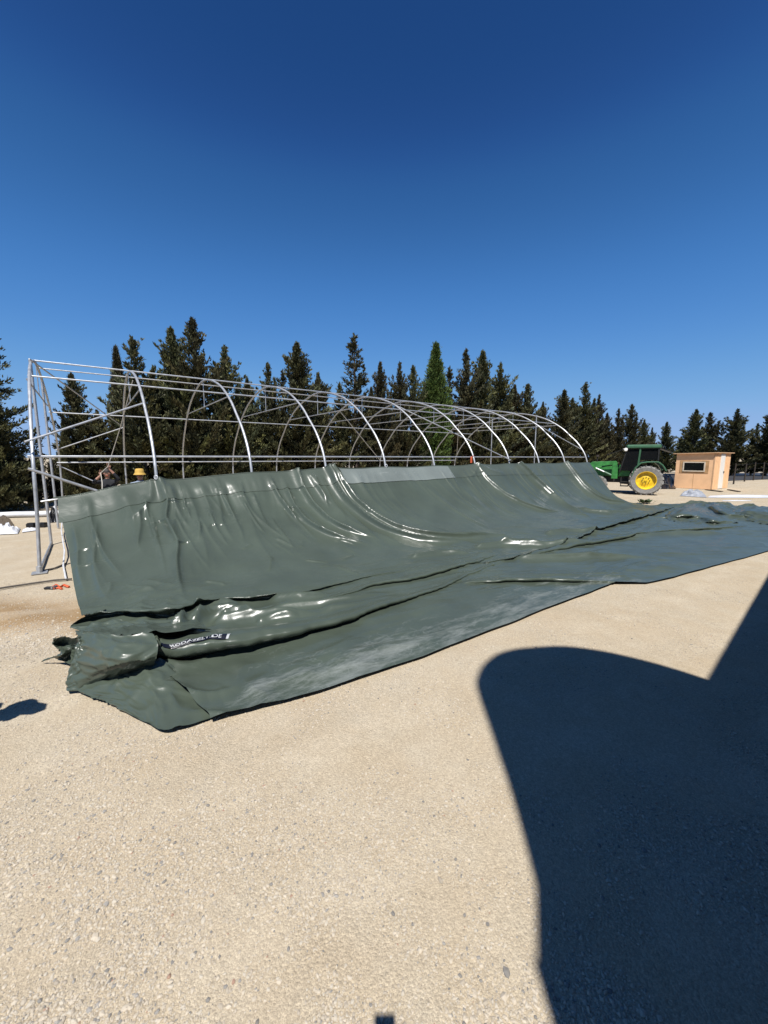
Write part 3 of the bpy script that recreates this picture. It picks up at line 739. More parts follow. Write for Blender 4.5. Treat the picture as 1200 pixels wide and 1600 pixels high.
patch('tarp_fold', [
    [(120, 990, .07), (150, 975, .13), (190, 972, .13), (235, 972, .13), (300, 968, .1)],
    [(125, 1000, .18), (160, 985, .14), (200, 984, .15), (250, 980, .17), (310, 975, .15)],
    [(134, 1000, .36), (162, 996, .40), (198, 998, .41), (248, 990, .40), (330, 985, .27)]], .03, 4)

# printed banner on the big fold
flat = SV.reshape(-1, 3); fa, fp = DA.reshape(-1), DP.reshape(-1)
fwd = flat[:, 1] * cth + (CAM_H - flat[:, 2]) * sth
PXs = 600 + F_PX * flat[:, 0] / fwd; PYs = 800 + F_PX * ((CAM_H - flat[:, 2]) * cth - flat[:, 1] * sth) / fwd
def dom(px, py):
    sel = np.hypot(PXs - px, PYs - py) < 3.0
    if not sel.any(): k = np.argmin(np.hypot(PXs - px, PYs - py)); return np.array([fa[k], fp[k]])
    idx = np.where(sel)[0]
    k = idx[np.argmin(np.hypot(flat[idx, 0], flat[idx, 1]))]      # the layer on top is the nearest one
    return np.array([fa[k], fp[k]])
q00, q10, q01, q11 = dom(256, 1008), dom(357, 988), dom(261, 1012), dom(356, 1000)
q00, q10, q11, q01 = dom(259, 1006), dom(354, 990), dom(352, 999), dom(262, 1014)
def bil(u, v): return ((1 - u) * (1 - v))[..., None] * q00 + (u * (1 - v))[..., None] * q10 + (u * v)[..., None] * q11 + ((1 - u) * v)[..., None] * q01
def surf_n(D, off):
    e = .01; S = surf(D[..., 0], D[..., 1]); Sa = surf(D[..., 0] + e, D[..., 1]); Sp = surf(D[..., 0], D[..., 1] + e)
    n = np.cross(Sa - S, Sp - S); n /= np.linalg.norm(n, axis=-1, keepdims=True) + 1e-9
    n = np.where(n[..., 2:3] < 0, -n, n); return S + n * off
U, V = np.meshgrid(np.linspace(-.05, 1.07, 70), np.linspace(-.04, .9, 16), indexing='ij')
grid_mesh('banner_edge', surf_n(bil(U, V), .007) - TL, 'print_white', tarp)
U, V = np.meshgrid(np.linspace(-.07, 1.02, 70), np.linspace(.05, 1.0, 16), indexing='ij')
grid_mesh('banner', surf_n(bil(U, V), .012) - TL, 'navy', tarp)
cu = bpy.data.curves.new('lettering', 'FONT'); cu.body = 'IRODAZELT.DE'; cu.size = 1; cu.resolution_u = 2; cu.offset = .012
to = bpy.data.objects.new('lettering', cu); COL.objects.link(to)
me = bpy.data.meshes.new_from_object(to.evaluated_get(bpy.context.evaluated_depsgraph_get()))
bpy.data.objects.remove(to); bpy.data.curves.remove(cu)
bm = bmesh.new(); bm.from_mesh(me); bmesh.ops.subdivide_edges(bm, edges=[e for e in bm.edges if e.calc_length() > .25], cuts=2); bm.to_mesh(me); bm.free()
tv = np.array([v.co[:] for v in me.vertices]); mn, mx_ = tv.min(0), tv.max(0)
u = .06 + .88 * (tv[:, 0] - mn[0]) / (mx_[0] - mn[0]); v = .80 - .55 * (tv[:, 1] - mn[1]) / (mx_[1] - mn[1])
S = surf_n(bil(u, v), .018) - TL
me.vertices.foreach_set('co', S.reshape(-1).astype(np.float32)); me.materials.clear(); me.materials.append(M['print_white']); me.update()
o = bpy.data.objects.new('lettering', me); COL.objects.link(o); o.parent = tarp

# ------------------------------------------------------------------ conifers
def make_crown(seed, H, Rm, nb, kind):
    r = np.random.default_rng(seed); C0 = []; D0 = []; S0 = []; K0 = []
    wood = MB(); sz = .8 if seed == 8 else 1.0
    lean = (r.random(2) - .5) * .05 * H
    leaders = [(0, 0, 1.0)]
    if kind == 'ragged':
        for _ in range(r.integers(2, 5)):
            a = r.random() * 6.28; d = Rm * (.25 + .3 * r.random()); leaders.append((d * math.cos(a), d * math.sin(a), .72 + .2 * r.random()))
    for b in range(nb):
        lx, ly, lt = leaders[0] if r.random() < .6 or len(leaders) == 1 else leaders[r.integers(1, len(leaders))]
        u_ = r.random()
        t = (.02 + .97 * u_ ** .9)
        if (lx or ly): t = .35 + .65 * u_
        ht = t * lt * H
        tl = t
        if kind == 'column': env = min(1, (1 - tl) * 1.9 + .015) ** .9 * (.8 + .2 * min(1, tl * 6)); L = Rm * env * (.88 + .16 * r.random()); el = R(68 + 10 * r.random())
        elif kind == 'spindly': env = (1 - tl) ** .9; L = Rm * env * (.25 + .95 * r.random()) + .10; el = R(10 + 40 * r.random())
        else: env = min(.88, 1.05 * (1 - tl) ** 1.0 * (1.0 + .25 * math.sin(tl * 21 + seed) * (tl > .3))); L = Rm * env * (.30 + 1.1 * r.random() ** 1.4) + .05; el = R(12 + 30 * r.random() + 30 * tl)
        if kind == 'cedar': env = min(.9, 1.1 * (1 - tl) ** .8); L = Rm * env * (.4 + .8 * r.random() ** 1.5) + .06; el = R(2 + 22 * r.random())
        if lx or ly: L *= .55
        az = r.random() * 6.283
        dirh = np.array([math.cos(az), math.sin(az), 0]); base = np.array([lx * tl + lean[0] * tl, ly * tl + lean[1] * tl, ht])
        nsub = max(3, int(L * 8)); 
        Ltot = L / max(math.cos(el), .35) if kind != 'column' else L * 1.25
        tip = base + dirh * L * .98 + np.array([0, 0, Ltot * math.sin(el) * .8])
        if tip[2] > H * lt * 1.02: tip[2] = H * lt * (1.0 + .02 * r.random())
        mid = (base + tip) / 2 - np.array([0, 0, .10 * L])
        if L > .5 and b % 3 == 0: wood.tube([base, mid, tip * .9 + base * .1], [.03, .018, .006], 'bark', 3, False)
        shade = .55 + .8 * r.random()
        hue = r.random()
        tang = tip - base; tang = tang / (np.linalg.norm(tang) + 1e-9)
        for k in range(nsub):
            f = .22 + .78 * (k + r.random()) / nsub
            c = (1 - f) ** 2 * base + 2 * f * (1 - f) * mid + f * f * tip
            n_ = int((9 if kind == 'column' else 15) * (1.2 - .5 * f)) + 1
            if kind == 'column': spread = (.04 + .08 * (1.15 - f)) * .7
            else: spread = (.035 + .075 * (1.1 - f)) * (.45 + .55 * min(1, L))
            off = r.normal(size=(n_, 3)) * spread
            C0.append(c + off)
            dd_ = tang * .9 + np.array([0, 0, .55]) + off / (spread * 3.2) + r.normal(size=(n_, 3)) * .28
            D0.append(dd_ / np.linalg.norm(dd_, axis=1, keepdims=True))
            S0.append((.085 + .11 * r.random(n_)) * (.75 if kind == 'column' else 1) * (.6 + .4 * min(1, L)) * sz)
            g_ = shade * (.75 + .5 * r.random(n_)) * (.8 + .35 * f)
            K0.append(np.stack([g_ * (1.0 + .25 * hue), g_, g_ * (.95 - .25 * hue), np.ones(n_)], 1))
    for lx, ly, lt in leaders:          # pointed tips
        for k in range(14):
            f = k / 14; c = np.array([lx + lean[0], ly + lean[1], H * lt * (.90 + .115 * f)])
            n_ = 5; C0.append(c + r.normal(size=(n_, 3)) * (.05 * (1 - f) + .008) * Rm)
            dd_ = np.array([0, 0, 1.2]) + r.normal(size=(n_, 3)) * .35; D0.append(dd_ / np.linalg.norm(dd_, axis=1, keepdims=True))
            S0.append(.08 + .08 * r.random(n_)); g_ = .7 + .5 * r.random(n_); K0.append(np.stack([g_, g_, g_ * .9, np.ones(n_)], 1))
    C = np.concatenate(C0); D = np.concatenate(D0); S = np.concatenate(S0); K = np.concatenate(K0)
    C[:, 2] = np.maximum(C[:, 2], .05)
    n = len(C); rnd = r.normal(size=(n, 3)); Wd = np.cross(D, rnd); Wd /= np.linalg.norm(Wd, axis=1, keepdims=True) + 1e-9
    S = S[:, None]; wd = S * (.17 + .14 * r.random((n, 1)))
    p0 = C - D * S * .5; p1 = C + Wd * wd - D * S * .05; p2 = C + D * S * .75; p3 = C - Wd * wd + D * S * .1
    V = np.stack([p0, p1, p2, p3], 1).reshape(-1, 3); Q = np.arange(4 * n).reshape(n, 4)
    me = bpy.data.meshes.new('crown'); me.vertices.add(4 * n); me.vertices.foreach_set('co', V.reshape(-1).astype(np.float32))
    me.loops.add(4 * n); me.loops.foreach_set('vertex_index', Q.reshape(-1).astype(np.int32))
    me.polygons.add(n); me.polygons.foreach_set('loop_start', np.arange(0, 4 * n, 4, dtype=np.int32)); me.update(calc_edges=True)
    ca = me.color_attributes.new('leaf', 'FLOAT_COLOR', 'POINT'); ca.data.foreach_set('color', np.repeat(K, 4, 0).astype(np.float32).reshape(-1))
    me.materials.append(M['leaf_bright'] if kind == 'column_bright' else M['leaf'])
    tm = MB(); tm.tube([(0, 0, -.1), (lean[0] * .3, lean[1] * .3, H * .35), (lean[0] * .7, lean[1] * .7, H * .7), (lean[0], lean[1], H * .96)], [.13, .10, .055, .012], 'bark', 7)
    for v_, f_ in [(wood.v, wood.f)]: tm.add(v_, f_, 'bark')
    to_ = tm.build('trunk'); tme = to_.data; bpy.data.objects.remove(to_)
    return me, tme, H
PROTO = {}
for k, (sd, H, Rm, nb, kind) in {'a': (1, 8, 2.15, 400, 'ragged'), 'b': (2, 8, 2.35, 430, 'ragged'), 'c': (3, 8, 2.0, 380, 'plain'), 'd': (4, 8, 2.5, 430, 'plain'),
                                 'e': (5, 8, 2.3, 400, 'ragged'), 'f': (9, 8, 1.5, 150, 'spindly'), 'g': (6, 8, .95, 1400, 'column'), 'h': (8, 8, 2.6, 620, 'cedar'), 'i': (12, 8, 2.1, 380, 'ragged')}.items():
    PROTO[k] = make_crown(sd, H, Rm, nb, kind)
bright = PROTO['g'][0].copy(); bright.materials.clear(); bright.materials.append(M['leaf_bright'])
TREES = []
def tree(name, proto, loc, h, wf, label, rz, group='conifers behind the tent frame', crown=None):
    cm, tm_, H = PROTO[proto]
    r0 = empty(name, loc, rz); k = h / H; r0.scale = (k * wf, k * wf, k)
    for nm, me in (('trunk', tm_), ('crown', crown or cm)):
        o = bpy.data.objects.new(nm, me); COL.objects.link(o); o.parent = r0
    tag(r0, label, 'tree', group); TREES.append(r0); return r0
def row_point(px, b):
    """place on the tree row, b metres behind the near side of the tent"""
    r_ = ray(px, 715); base = O2 - NN * b
    # solve (base + AX*s) parallel to the ray
    s = (r_[0] * base[1] - r_[1] * base[0]) / (AX[0] * r_[1] - AX[1] * r_[0])
    return base + AX * s
def top_h(px, py, q):
    r_ = ray(px, py); t = q[1] / r_[1]; return CAM_H + r_[2] * t
row = [ # px, top y, prototype, width, setback, label
    (-34, 430, 'h', .78, 11.6, 'big dark conifer at the left edge with branches reaching past the end hoop'),
    (46, 716, 'd', .8, 12.6, 'low dark conifer behind the end hoop at the left'),
    (14, 690, 'd', .9, 13.4, 'dark conifer filling the gap between the left edge and the end hoop'),
    (78, 714, 'd', .7, 14.2, 'low dark conifer seen between the gable posts'),
    (32, 704, 'd', .8, 15.8, 'dark low conifer in the second rank behind the big left one'),
    (58, 702, 'b', .8, 16.2, 'dark conifer in the second rank behind the end hoop'),
    (90, 706, 'e', .7, 15.6, 'low far conifer seen just left of the narrow dark cypress'),
    (106, 645, 'g', .62, 12.0, 'narrow dark columnar cypress just right of the end hoop'),
    (130, 584, 'c', 1.0, 12.3, 'loose conifer between the narrow dark cypress and the second hoop'),
    (160, 640, 'd', .9, 13.6, 'lower conifer tucked in behind the rope puller'),
    (197, 540, 'g', .7, 14.0, 'slim pointed spire rising behind the second hoop'),
    (226, 526, 'a', 1.05, 11.8, 'ragged many tipped conifer above the yellow hat'),
    (262, 585, 'd', .9, 13.2, 'bushy lower conifer left of the tallest tree'),
    (287, 512, 'c', 1.0, 12.3, 'tall conifer leaning against the left of the tallest tree'),
    (310, 497, 'b', 1.0, 11.8, 'tallest ragged conifer of the row, above the third hoop'),
    (358, 542, 'e', 1.05, 12.2, 'broad shouldered conifer right of the tallest tree'),
    (388, 590, 'd', .9, 13.4, 'low bushy conifer behind the fourth hoop apex'),
    (423, 567, 'i', .9, 12.2, 'small headed conifer left of the pyramid shaped one'),
    (446, 578, 'f', .7, 13.6, 'thin see-through conifer tip beside the pyramid shaped one'),
    (466, 536, 'c', 1.2, 12.0, 'pyramid shaped dense conifer above the fifth hoop'),
    (502, 583, 'd', .85, 12.8, 'short conifer between the pyramid shaped and the spindly one'),
    (532, 597, 'a', .8, 12.4, 'short conifer just left of the spindly one'),
    (557, 520, 'f', 1.15, 12.0, 'spindly bare looking conifer with a crooked tip'),
    (580, 605, 'd', .8, 13.4, 'low dense conifer under the spindly one'),
    (594, 566, 'c', .8, 12.2, 'slender dark conifer right of the spindly one'),
    (625, 567, 'e', .8, 12.4, 'left of the twin conifers beside the bright cypress'),
    (646, 571, 'b', .8, 12.0, 'right of the twin conifers beside the bright cypress'),
    (677, 534, 'g', 1.1, 11.6, 'bright green dense columnar cypress standing above the row'),
    (702, 573, 'f', .9, 12.4, 'thin wispy conifer just right of the bright cypress'),
    (728, 544, 'i', .95, 12.2, 'left tip of the tall pair right of the bright cypress'),
    (745, 547, 'c', 1.0, 12.0, 'right tip of the tall pair right of the bright cypress'),
    (773, 566, 'e', 1.0, 12.0, 'full conifer right of the tall pair'),
    (800, 600, 'd', .9, 12.8, 'rounded lower conifer past the full one'),
    (820, 599, 'b', 1.0, 12.2, 'ragged conifer left of the dip in the tree line'),
    (842, 628, 'd', .8, 12.8, 'lowest conifer in the dip of the tree line'),
    (872, 609, 'c', 1.1, 12.0, 'pointed conifer right of the dip above the last hoops'),
    (888, 622, 'd', .9, 13.0, 'dense conifer between two pointed ones above the last hoop'),
    (911, 597, 'a', .95, 12.0, 'many tipped conifer above the green loader arm'),
    (930, 617, 'e', .8, 12.2, 'short tipped conifer left of the tractor cab'),
    (946, 645, 'c', .9, 12.4, 'small pointed conifer behind the tractor bonnet'),
    (962, 638, 'i', .9, 12.2, 'small conifer behind the front of the tractor cab'),
    (982, 631, 'b', .95, 12.0, 'taller conifer right above the tractor cab'),
    (1001, 655, 'd', .8, 12.4, 'low conifer above the rear of the tractor cab'),
    (1016, 668, 'e', .85, 12.2, 'last conifer of the close row right of the cab'),
]
for n_, (px, py, pr, wf, b, lab) in enumerate(row):
    q = row_point(px, b); h = top_h(px, py, q)
    tree('cypress_tree' if pr == 'g' else 'conifer_tree', pr, (q[0], q[1], 0), h / 1.01, wf, lab, n_ * 2.39996, crown=bright if px == 677 else None)
far = [(1037, 660, 'c', 1.1, 48, 'single conifer in the gap left of the shed'), (1062, 682, 'd', .8, 54, 'low conifer over the left end of the shed roof'),
       (1082, 640, 'c', 1.25, 47, 'taller of the two conifers above the shed'), (1104, 645, 'b', 1.1, 47.5, 'shorter of the two conifers above the shed'),
       (1128, 700, 'd', .7, 60, 'small far conifer in the gap right of the shed roof'),
       (1146, 640, 'e', 1.3, 46, 'broad conifer right of the shed with bare stems'), (1176, 662, 'i', 1.1, 47, 'shorter conifer near the right edge'),
       (1199, 640, 'c', 1.2, 45, 'conifer cut by the right edge of the picture')]
for n_, (px, py, pr, wf, Y, lab) in enumerate(far):
    r_ = ray(px, 715); q = (r_[0] / r_[1] * Y, Y); h = top_h(px, py, q)
    lift = .9
    t = tree('conifer_tree', pr, (q[0], q[1], 0), h, wf, lab, n_ * 1.7 + .4, 'conifers beyond the shed')

# ------------------------------------------------------------------ dark sheet strip and far bits
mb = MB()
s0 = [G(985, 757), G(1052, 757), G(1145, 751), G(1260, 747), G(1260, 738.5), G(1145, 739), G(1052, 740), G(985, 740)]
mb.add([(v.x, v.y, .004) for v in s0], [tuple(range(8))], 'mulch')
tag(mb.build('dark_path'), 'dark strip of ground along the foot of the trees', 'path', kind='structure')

# ------------------------------------------------------------------ shed
ru = Vector((.83, .558, 0)).normalized(); uu = Vector((-ru.y, ru.x, 0))    # along the long side, along the window side
z0 = 1.03; cor = G(1112, 765); SW, SL, SH = 2.12, 2.85, 2.33
shed = empty('wooden_shed', cor); tag(shed, 'small pale plywood shed with one strip window and flat overhanging roof', 'shed')
# local frame: x = along window side (to the left), y = along the long side
Ms = Matrix(((uu.x, ru.x, 0, 0), (uu.y, ru.y, 0, 0), (0, 0, 1, 0), (0, 0, 0, 1)))
def sbox(name, lo, hi, m, parent=shed, bevel=0):
    b = MB(); b.box(lo, hi, m, Ms); return b.build(name, parent, bevel=bevel)
sbox('wall', (0, 0, 0), (SW, .05, SH), 'plywood'); sbox('wall', (SW - .05, .052, 0), (SW, SL, SH), 'plywood')
sbox('wall', (0, .052, 0), (.05, SL, SH), 'plywood'); sbox('wall', (.052, SL - .05, 0), (SW - .052, SL, SH), 'plywood')
sbox('corner_trim', (-.012, -.012, .02), (.06, -.002, SH), 'roof_wood')
rf = MB(); rf.box((-.16, -.14, SH + .003), (SW + .12, SL + .3, SH + .055), 'roof_wood', Ms @ Matrix.Rotation(R(1.2), 4, 'Y')); rf.build('roof', shed)
x0, x1, z0, z1 = .28, 1.88, 1.03, 1.86
wp = sbox('window_surround', (x0, -.016, z0), (x1, -.002, z1), 'raw_wood')
win = MB()
fx0, fx1, fz0, fz1 = .46, 1.70, 1.13, 1.78; t_ = .07
for lo, hi in (((fx0, -.045, fz0), (fx1, -.017, fz0 + t_)), ((fx0, -.045, fz1 - t_), (fx1, -.017, fz1)), ((fx0, -.045, fz0 + t_), (fx0 + t_, -.017, fz1 - t_)), ((fx1 - t_, -.045, fz0 + t_), (fx1, -.017, fz1 - t_))):
    win.box(lo, hi, 'window_trim', Ms)
wf_ = win.build('window', shed)
sbox('pane', (fx0 + t_, -.026, fz0 + t_), (fx1 - t_, -.0175, fz1 - t_), 'tinted_glass', wf_)
dr = sbox('door', (-.03, 1.0, .02), (-.002, 1.75, SH - .03), 'white_paint')
sbox('handle', (-.075, 1.64, 1.02), (-.032, 1.68, 1.16), 'black', dr)
for xx in (1.05,): sbox('panel_joint', (xx, -.006, .02), (xx + .018, -.001, z0 - .02), 'raw_wood')
for yy in (.35, 2.2): sbox('batten', (-.014, yy, .02), (-.002, yy + .09, SH - .02), 'plywood')
# planks beside the shed
def plank(px0, py0, px1, py1, m, name, label, w_=.12, h_=.04):
    a, b = G(px0, py0), G(px1, py1); d = (b - a); L = d.length; mm = Matrix.Translation((a.x, a.y, .004)) @ Matrix.Rotation(math.atan2(d.y, d.x), 4, 'Z')
    q = MB(); q.box((0, -w_ / 2, 0), (L, w_ / 2, h_), m, mm); tag(q.build(name, bevel=.004), label, 'plank', 'boards lying by the shed')
plank(1103, 765.5, 1128, 768.5, 'post_wood', 'wooden_plank', 'dark board lying in front of the shed corner', .16)
plank(1138, 765.5, 1155, 768.5, 'post_wood', 'wooden_plank', 'dark board lying right of the shed door', .16)

# ------------------------------------------------------------------ tractor
hd = Vector((-.88, .475, 0)).normalized(); rz = math.atan2(hd.y, hd.x); lf = Vector((-hd.y, hd.x, 0))
tc_ = G(1007, 773) - lf * .86
trac = empty('farm_tractor', (tc_.x, tc_.y, 0), rz); tag(trac, 'green farm tractor with yellow wheels, cab and front loader, parked past the tarpaulin', 'tractor')
def wheel(x, y, r_, w_, rim, tread):
    s = 1 if y > 0 else -1
    t = MB(); t.lathe([(rim, -w_ * .42), (r_ * .90, -w_ * .5), (r_ * .97, -w_ * .42), (r_ * .985, 0), (r_ * .97, w_ * .42), (r_ * .90, w_ * .5), (rim, w_ * .42)], 'rubber', 40)
    wh = None
    for k in range(tread):
        for sd in (1, -1):
            a = 2 * math.pi * (k + (.5 if sd > 0 else 0)) / tread
            mm = Matrix.Rotation(-a, 4, 'Y') @ Matrix.Translation((r_ * .985, sd * w_ * .25, 0)) @ Matrix.Rotation(sd * R(38), 4, 'X')
            t.box((-.03, -w_ * .30, -.028), (.026, w_ * .30, .028), 'rubber', mm)
    root = empty('wheel', (x, y, r_)); root.parent = trac
    t.build('tyre', root, smooth=False)
    m = MB(); o = s * w_ * .42
    m.lathe([(rim, o * 1.04), (rim * .95, o * 1.04), (rim * .90, o * .75), (rim * .88, o * .30), (rim * .62, o * .20), (rim * .50, o * .42), (rim * .30, o * .50), (rim * .10, o * .50)], 'yellow_paint', 36)
    m.lathe([(rim * .12, o * .5), (rim * .12, o * .75), (.01, o * .78)], 'yellow_paint', 14)
    for k in range(8):
        a = k * math.pi / 4; c = Vector((rim * .36 * math.cos(a), o * .52, rim * .36 * math.sin(a))); m.tube([c, c + Vector((0, s * .03, 0))], .025, 'black', 6)
    m.build('rim', root, smooth=True)
for y in (.86, -.86): wheel(0, y, .80, .44, .50, 20)
for y in (.78, -.78): wheel(2.35, y, .50, .30, .29, 16)
def tp(name, mb, parent=trac, bevel=.012, smooth=False): return mb.build(name, parent, bevel=bevel, smooth=smooth)
b = MB(); b.prism([(-.45, .45), (1.2, .55), (1.25, 1.0), (.2, 1.15), (-.45, 1.1)], -.28, .28, 'black'); tp('rear_housing', b)
b = MB(); b.prism([(1.0, .62), (2.9, .62), (2.9, .95), (1.0, .95)], -.24, .24, 'black'); tp('engine_block', b)
b = MB(); b.prism([(1.05, .97), (2.98, .97), (3.02, 1.40), (2.85, 1.52), (1.05, 1.62)], -.33, .33, 'green_paint'); tp('bonnet', b, bevel=.03)
b = MB(); b.box((3.02, -.25, .95), (3.06, .25, 1.4), 'black'); tp('grille', b)
b = MB(); b.prism([(.75, 1.0), (1.32, 1.0), (1.3, 1.62), (.95, 1.72), (.75, 1.4)], .30, .52, 'green_paint'); b.prism([(.75, 1.0), (1.32, 1.0), (1.3, 1.62), (.95, 1.72), (.75, 1.4)], -.52, -.30, 'green_paint'); tp('side_panel', b)
# cab
b = MB()
for y in (.70, -.70):
    b.tube([(1.28, y, 1.25), (.98, y, 2.56)], .035, 'black', 6); b.tube([(.42, y, 1.55), (.36, y, 2.58)], .05, 'dark_green_paint', 6)
    b.tube([(-.50, y, 1.88), (-.50, y, 2.58)], .045, 'black', 6); b.tube([(.42, y, 1.56), (.72, y, .95)], .035, 'black', 6); b.tube([(.98, y, 2.55), (-.5, y, 2.55)], .03, 'black', 6)
b.tube([(1.28, .7, 1.25), (1.28, -.7, 1.25)], .035, 'black', 6); b.tube([(-.5, .7, 2.55), (-.5, -.7, 2.55)], .03, 'black', 6); cabf = tp('cab_frame', b, bevel=0)
b = MB(); b.box((-.60, -.80, 2.57), (1.02, .80, 2.76), 'dark_green_paint'); tp('cab_roof', b, bevel=.04)
for y in (.68, -.68):
    b = MB(); b.box((-.44, y - .01, 1.92), (.34, y + .01, 2.55), 'tinted_glass'); tp('side_window', b, bevel=0)
for y in (.675, -.675):
    b = MB(); b.prism([(.46, 1.30), (1.22, 1.32), (.98, 2.54), (.42, 2.54)], y - .01, y + .01, 'tinted_glass'); tp('cab_door', b, bevel=0)
b = MB(); b.box((-.53, -.66, 1.9), (-.51, .66, 2.55), 'tinted_glass'); tp('rear_window', b, bevel=0)
b = MB(); b.add([(1.30, -.66, 1.28), (1.30, .66, 1.28), (1.0, .66, 2.55), (1.0, -.66, 2.55), (1.28, -.66, 1.28), (1.28, .66, 1.28), (.98, .66, 2.55), (.98, -.66, 2.55)], [(0, 1, 2, 3), (7, 6, 5, 4), (0, 4, 5, 1), (3, 2, 6, 7)], 'tinted_glass'); tp('windscreen', b, bevel=0)
b = MB(); b.box((-.1, -.3, 1.15), (.35, .3, 1.3), 'black'); b.box((-.2, -.3, 1.3), (-.08, .3, 1.9), 'black'); tp('seat', b)
for y0, y1 in ((.50, 1.10), (-1.10, -.50)):
    b = MB()
    pts = [(.72, 1.05), (.58, 1.48), (.32, 1.78), (.0, 1.84), (-.5, 1.84), (-.72, 1.66), (-.90, 1.36)]
    inn = [(x * .95, z - .06) for x, z in pts]
    b.prism(pts + inn[::-1], y0, y1, 'dark_green_paint'); tp('rear_fender', b, bevel=.015)
b = MB(); b.add([(.98, -.78, 2.60), (.98, .78, 2.60), (2.0, .70, 2.22), (2.0, -.70, 2.22), (.98, -.78, 2.57), (.98, .78, 2.57), (2.0, .70, 2.19), (2.0, -.70, 2.19)], [(0, 1, 2, 3), (7, 6, 5, 4), (0, 4, 5, 1), (2, 6, 7, 3), (1, 5, 6, 2), (0, 3, 7, 4)], M['black_plastic']); tp('front_awning', b, bevel=0)
b = MB(); b.add([(-.58, -.7, 2.58), (-.58, .7, 2.58), (-1.12, .65, 2.36), (-1.12, -.65, 2.36), (-.58, -.7, 2.55), (-.58, .7, 2.55), (-1.12, .65, 2.33), (-1.12, -.65, 2.33)], [(0, 1, 2, 3), (7, 6, 5, 4), (2, 6, 7, 3), (1, 5, 6, 2), (0, 3, 7, 4)], M['black_plastic']); tp('rear_awning', b, bevel=0)
for y in (.76, -.76):
    b = MB(); b.lathe([(.001, -.05), (.07, -.04), (.095, .03), (.085, .05), (.001, .055)], 'white_paint', 16, 'Y', (1.06, y, 2.5)); tp('work_lamp', b, bevel=0, smooth=True)
for y in (.62, -.62):
    b = MB(); b.prism([(1.36, .85), (1.68, .85), (1.66, 1.72), (1.46, 1.86), (1.38, 1.5)], y - .06, y + .06, 'green_paint'); tp('loader_mast', b, bevel=.01)
    b = MB(); b.prism([(1.38, 1.72), (1.5, 1.86), (2.7, 1.80), (3.75, 1.05), (3.7, .92), (2.6, 1.52), (1.5, 1.66)], y - .05, y + .05, 'green_paint'); tp('loader_arm', b, bevel=.01)
    b = MB(); b.tube([(1.62, y, 1.02), (2.5, y, 1.45)], .04, 'steel', 8); b.tube([(1.62, y, 1.02), (2.05, y, 1.23)], .06, 'dark_green_paint', 8); tp('loader_cylinder', b, bevel=0)
b = MB(); b.prism([(3.6, .55), (3.65, 1.2), (3.72, 1.2), (3.75, .62), (4.3, .55), (4.3, .5)], -.9, .9, 'dark_green_paint'); tp('loader_bucket', b)
b = MB(); b.tube([(2.45, -.2, 1.45), (2.45, -.2, 2.1)], .035, 'black', 8); b.tube([(2.45, -.2, 2.1), (2.45, -.2, 2.22)], [.09, .085], 'post_wood', 10); tp('exhaust', b, bevel=0)
b = MB(); b.box((.80, .50, .42), (1.2, .78, .47), 'black'); b.box((.84, .52, .66), (1.16, .74, .70), 'black'); b.box((.80, .74, .42), (.84, .78, .95), 'black'); b.box((1.16, .74, .42), (1.2, .78, .95), 'black'); tp('step', b, bevel=0)
b = MB(); b.box((2.25, -.75, .44), (2.45, .75, .58), 'black'); tp('front_axle', b)
b = MB(); b.tube([(0, -.9, .8), (0, .9, .8)], .11, 'black', 10); tp('rear_axle', b, bevel=0)
b = MB()
for y in (.35, -.35): b.tube([(-.45, y, .75), (-1.15, y, .55)], .035, 'black', 6)
tp('hitch', b, bevel=0)

# ------------------------------------------------------------------ people
def skin_mesh(name, chains, rules):
    """chains: list of [(xyz, r), ...]; the first entry of a later chain may be an index into the vertex list. One continuous skinned body."""
    vs = []; rs = []; es = []
    for ch in chains:
        prev = None
        for it in ch:
            if isinstance(it, int): prev = it; continue
            vs.append(it[0]); rs.append(it[1]); k = len(vs) - 1
            if prev is not None: es.append((prev, k))
            prev = k
    me = bpy.data.meshes.new(name); me.from_pydata([tuple(v) for v in vs], es, [])
    o = bpy.data.objects.new(name, me); COL.objects.link(o)
    md = o.modifiers.new('skin', 'SKIN'); md.use_smooth_shade = True
    for i, r_ in enumerate(rs):
        sv = me.skin_vertices[0].data[i]; sv.radius = (r_, r_) if not isinstance(r_, tuple) else r_; sv.use_root = (i == 0)
    o.modifiers.new('sub', 'SUBSURF').levels = 3
    ev = o.evaluated_get(bpy.context.evaluated_depsgraph_get()); m2 = bpy.data.meshes.new_from_object(ev)
    bpy.data.objects.remove(o)
    names = []
    for mname, _ in rules: names.append(mname); m2.materials.append(M[mname])
    for p in m2.polygons:
        c = p.center; p.use_smooth = True
        for i, (_, fn) in enumerate(rules):
            if fn(c): p.material_index = i; break
    return m2
def add_hand(ch, vs_count, wrist_idx, wrist, d, side, curl):
    """palm, four fingers and a thumb grown from the wrist"""
    d = Vector(d).normalized(); ref = Vector((0, 1, 0)) if abs(d.y) < .8 else Vector((0, 0, 1))
    sd = d.cross(ref).normalized(); nm = sd.cross(d)
    k = vs_count
    palm = wrist + d * .055; ch.append([wrist_idx, (palm, .030)]); pi_ = k; k += 1
    for j, (o_, L) in enumerate([(-.027, .068), (-.009, .078), (.009, .074), (.027, .058)]):
        p0 = palm + sd * o_ + d * .035; p1 = p0 + d * L * .5 + nm * curl * L * .25; p2 = p1 + d * L * .3 + nm * curl * L * .55
        ch.append([pi_, (p0, .010), (p1, .009), (p2, .008)]); k += 3
    p0 = palm + sd * (.036 * side) - d * .015; p1 = p0 + sd * (.02 * side) + d * .03 + nm * curl * .02
    ch.append([pi_, (p0, .011), (p1, .009)]); k += 2
    return k
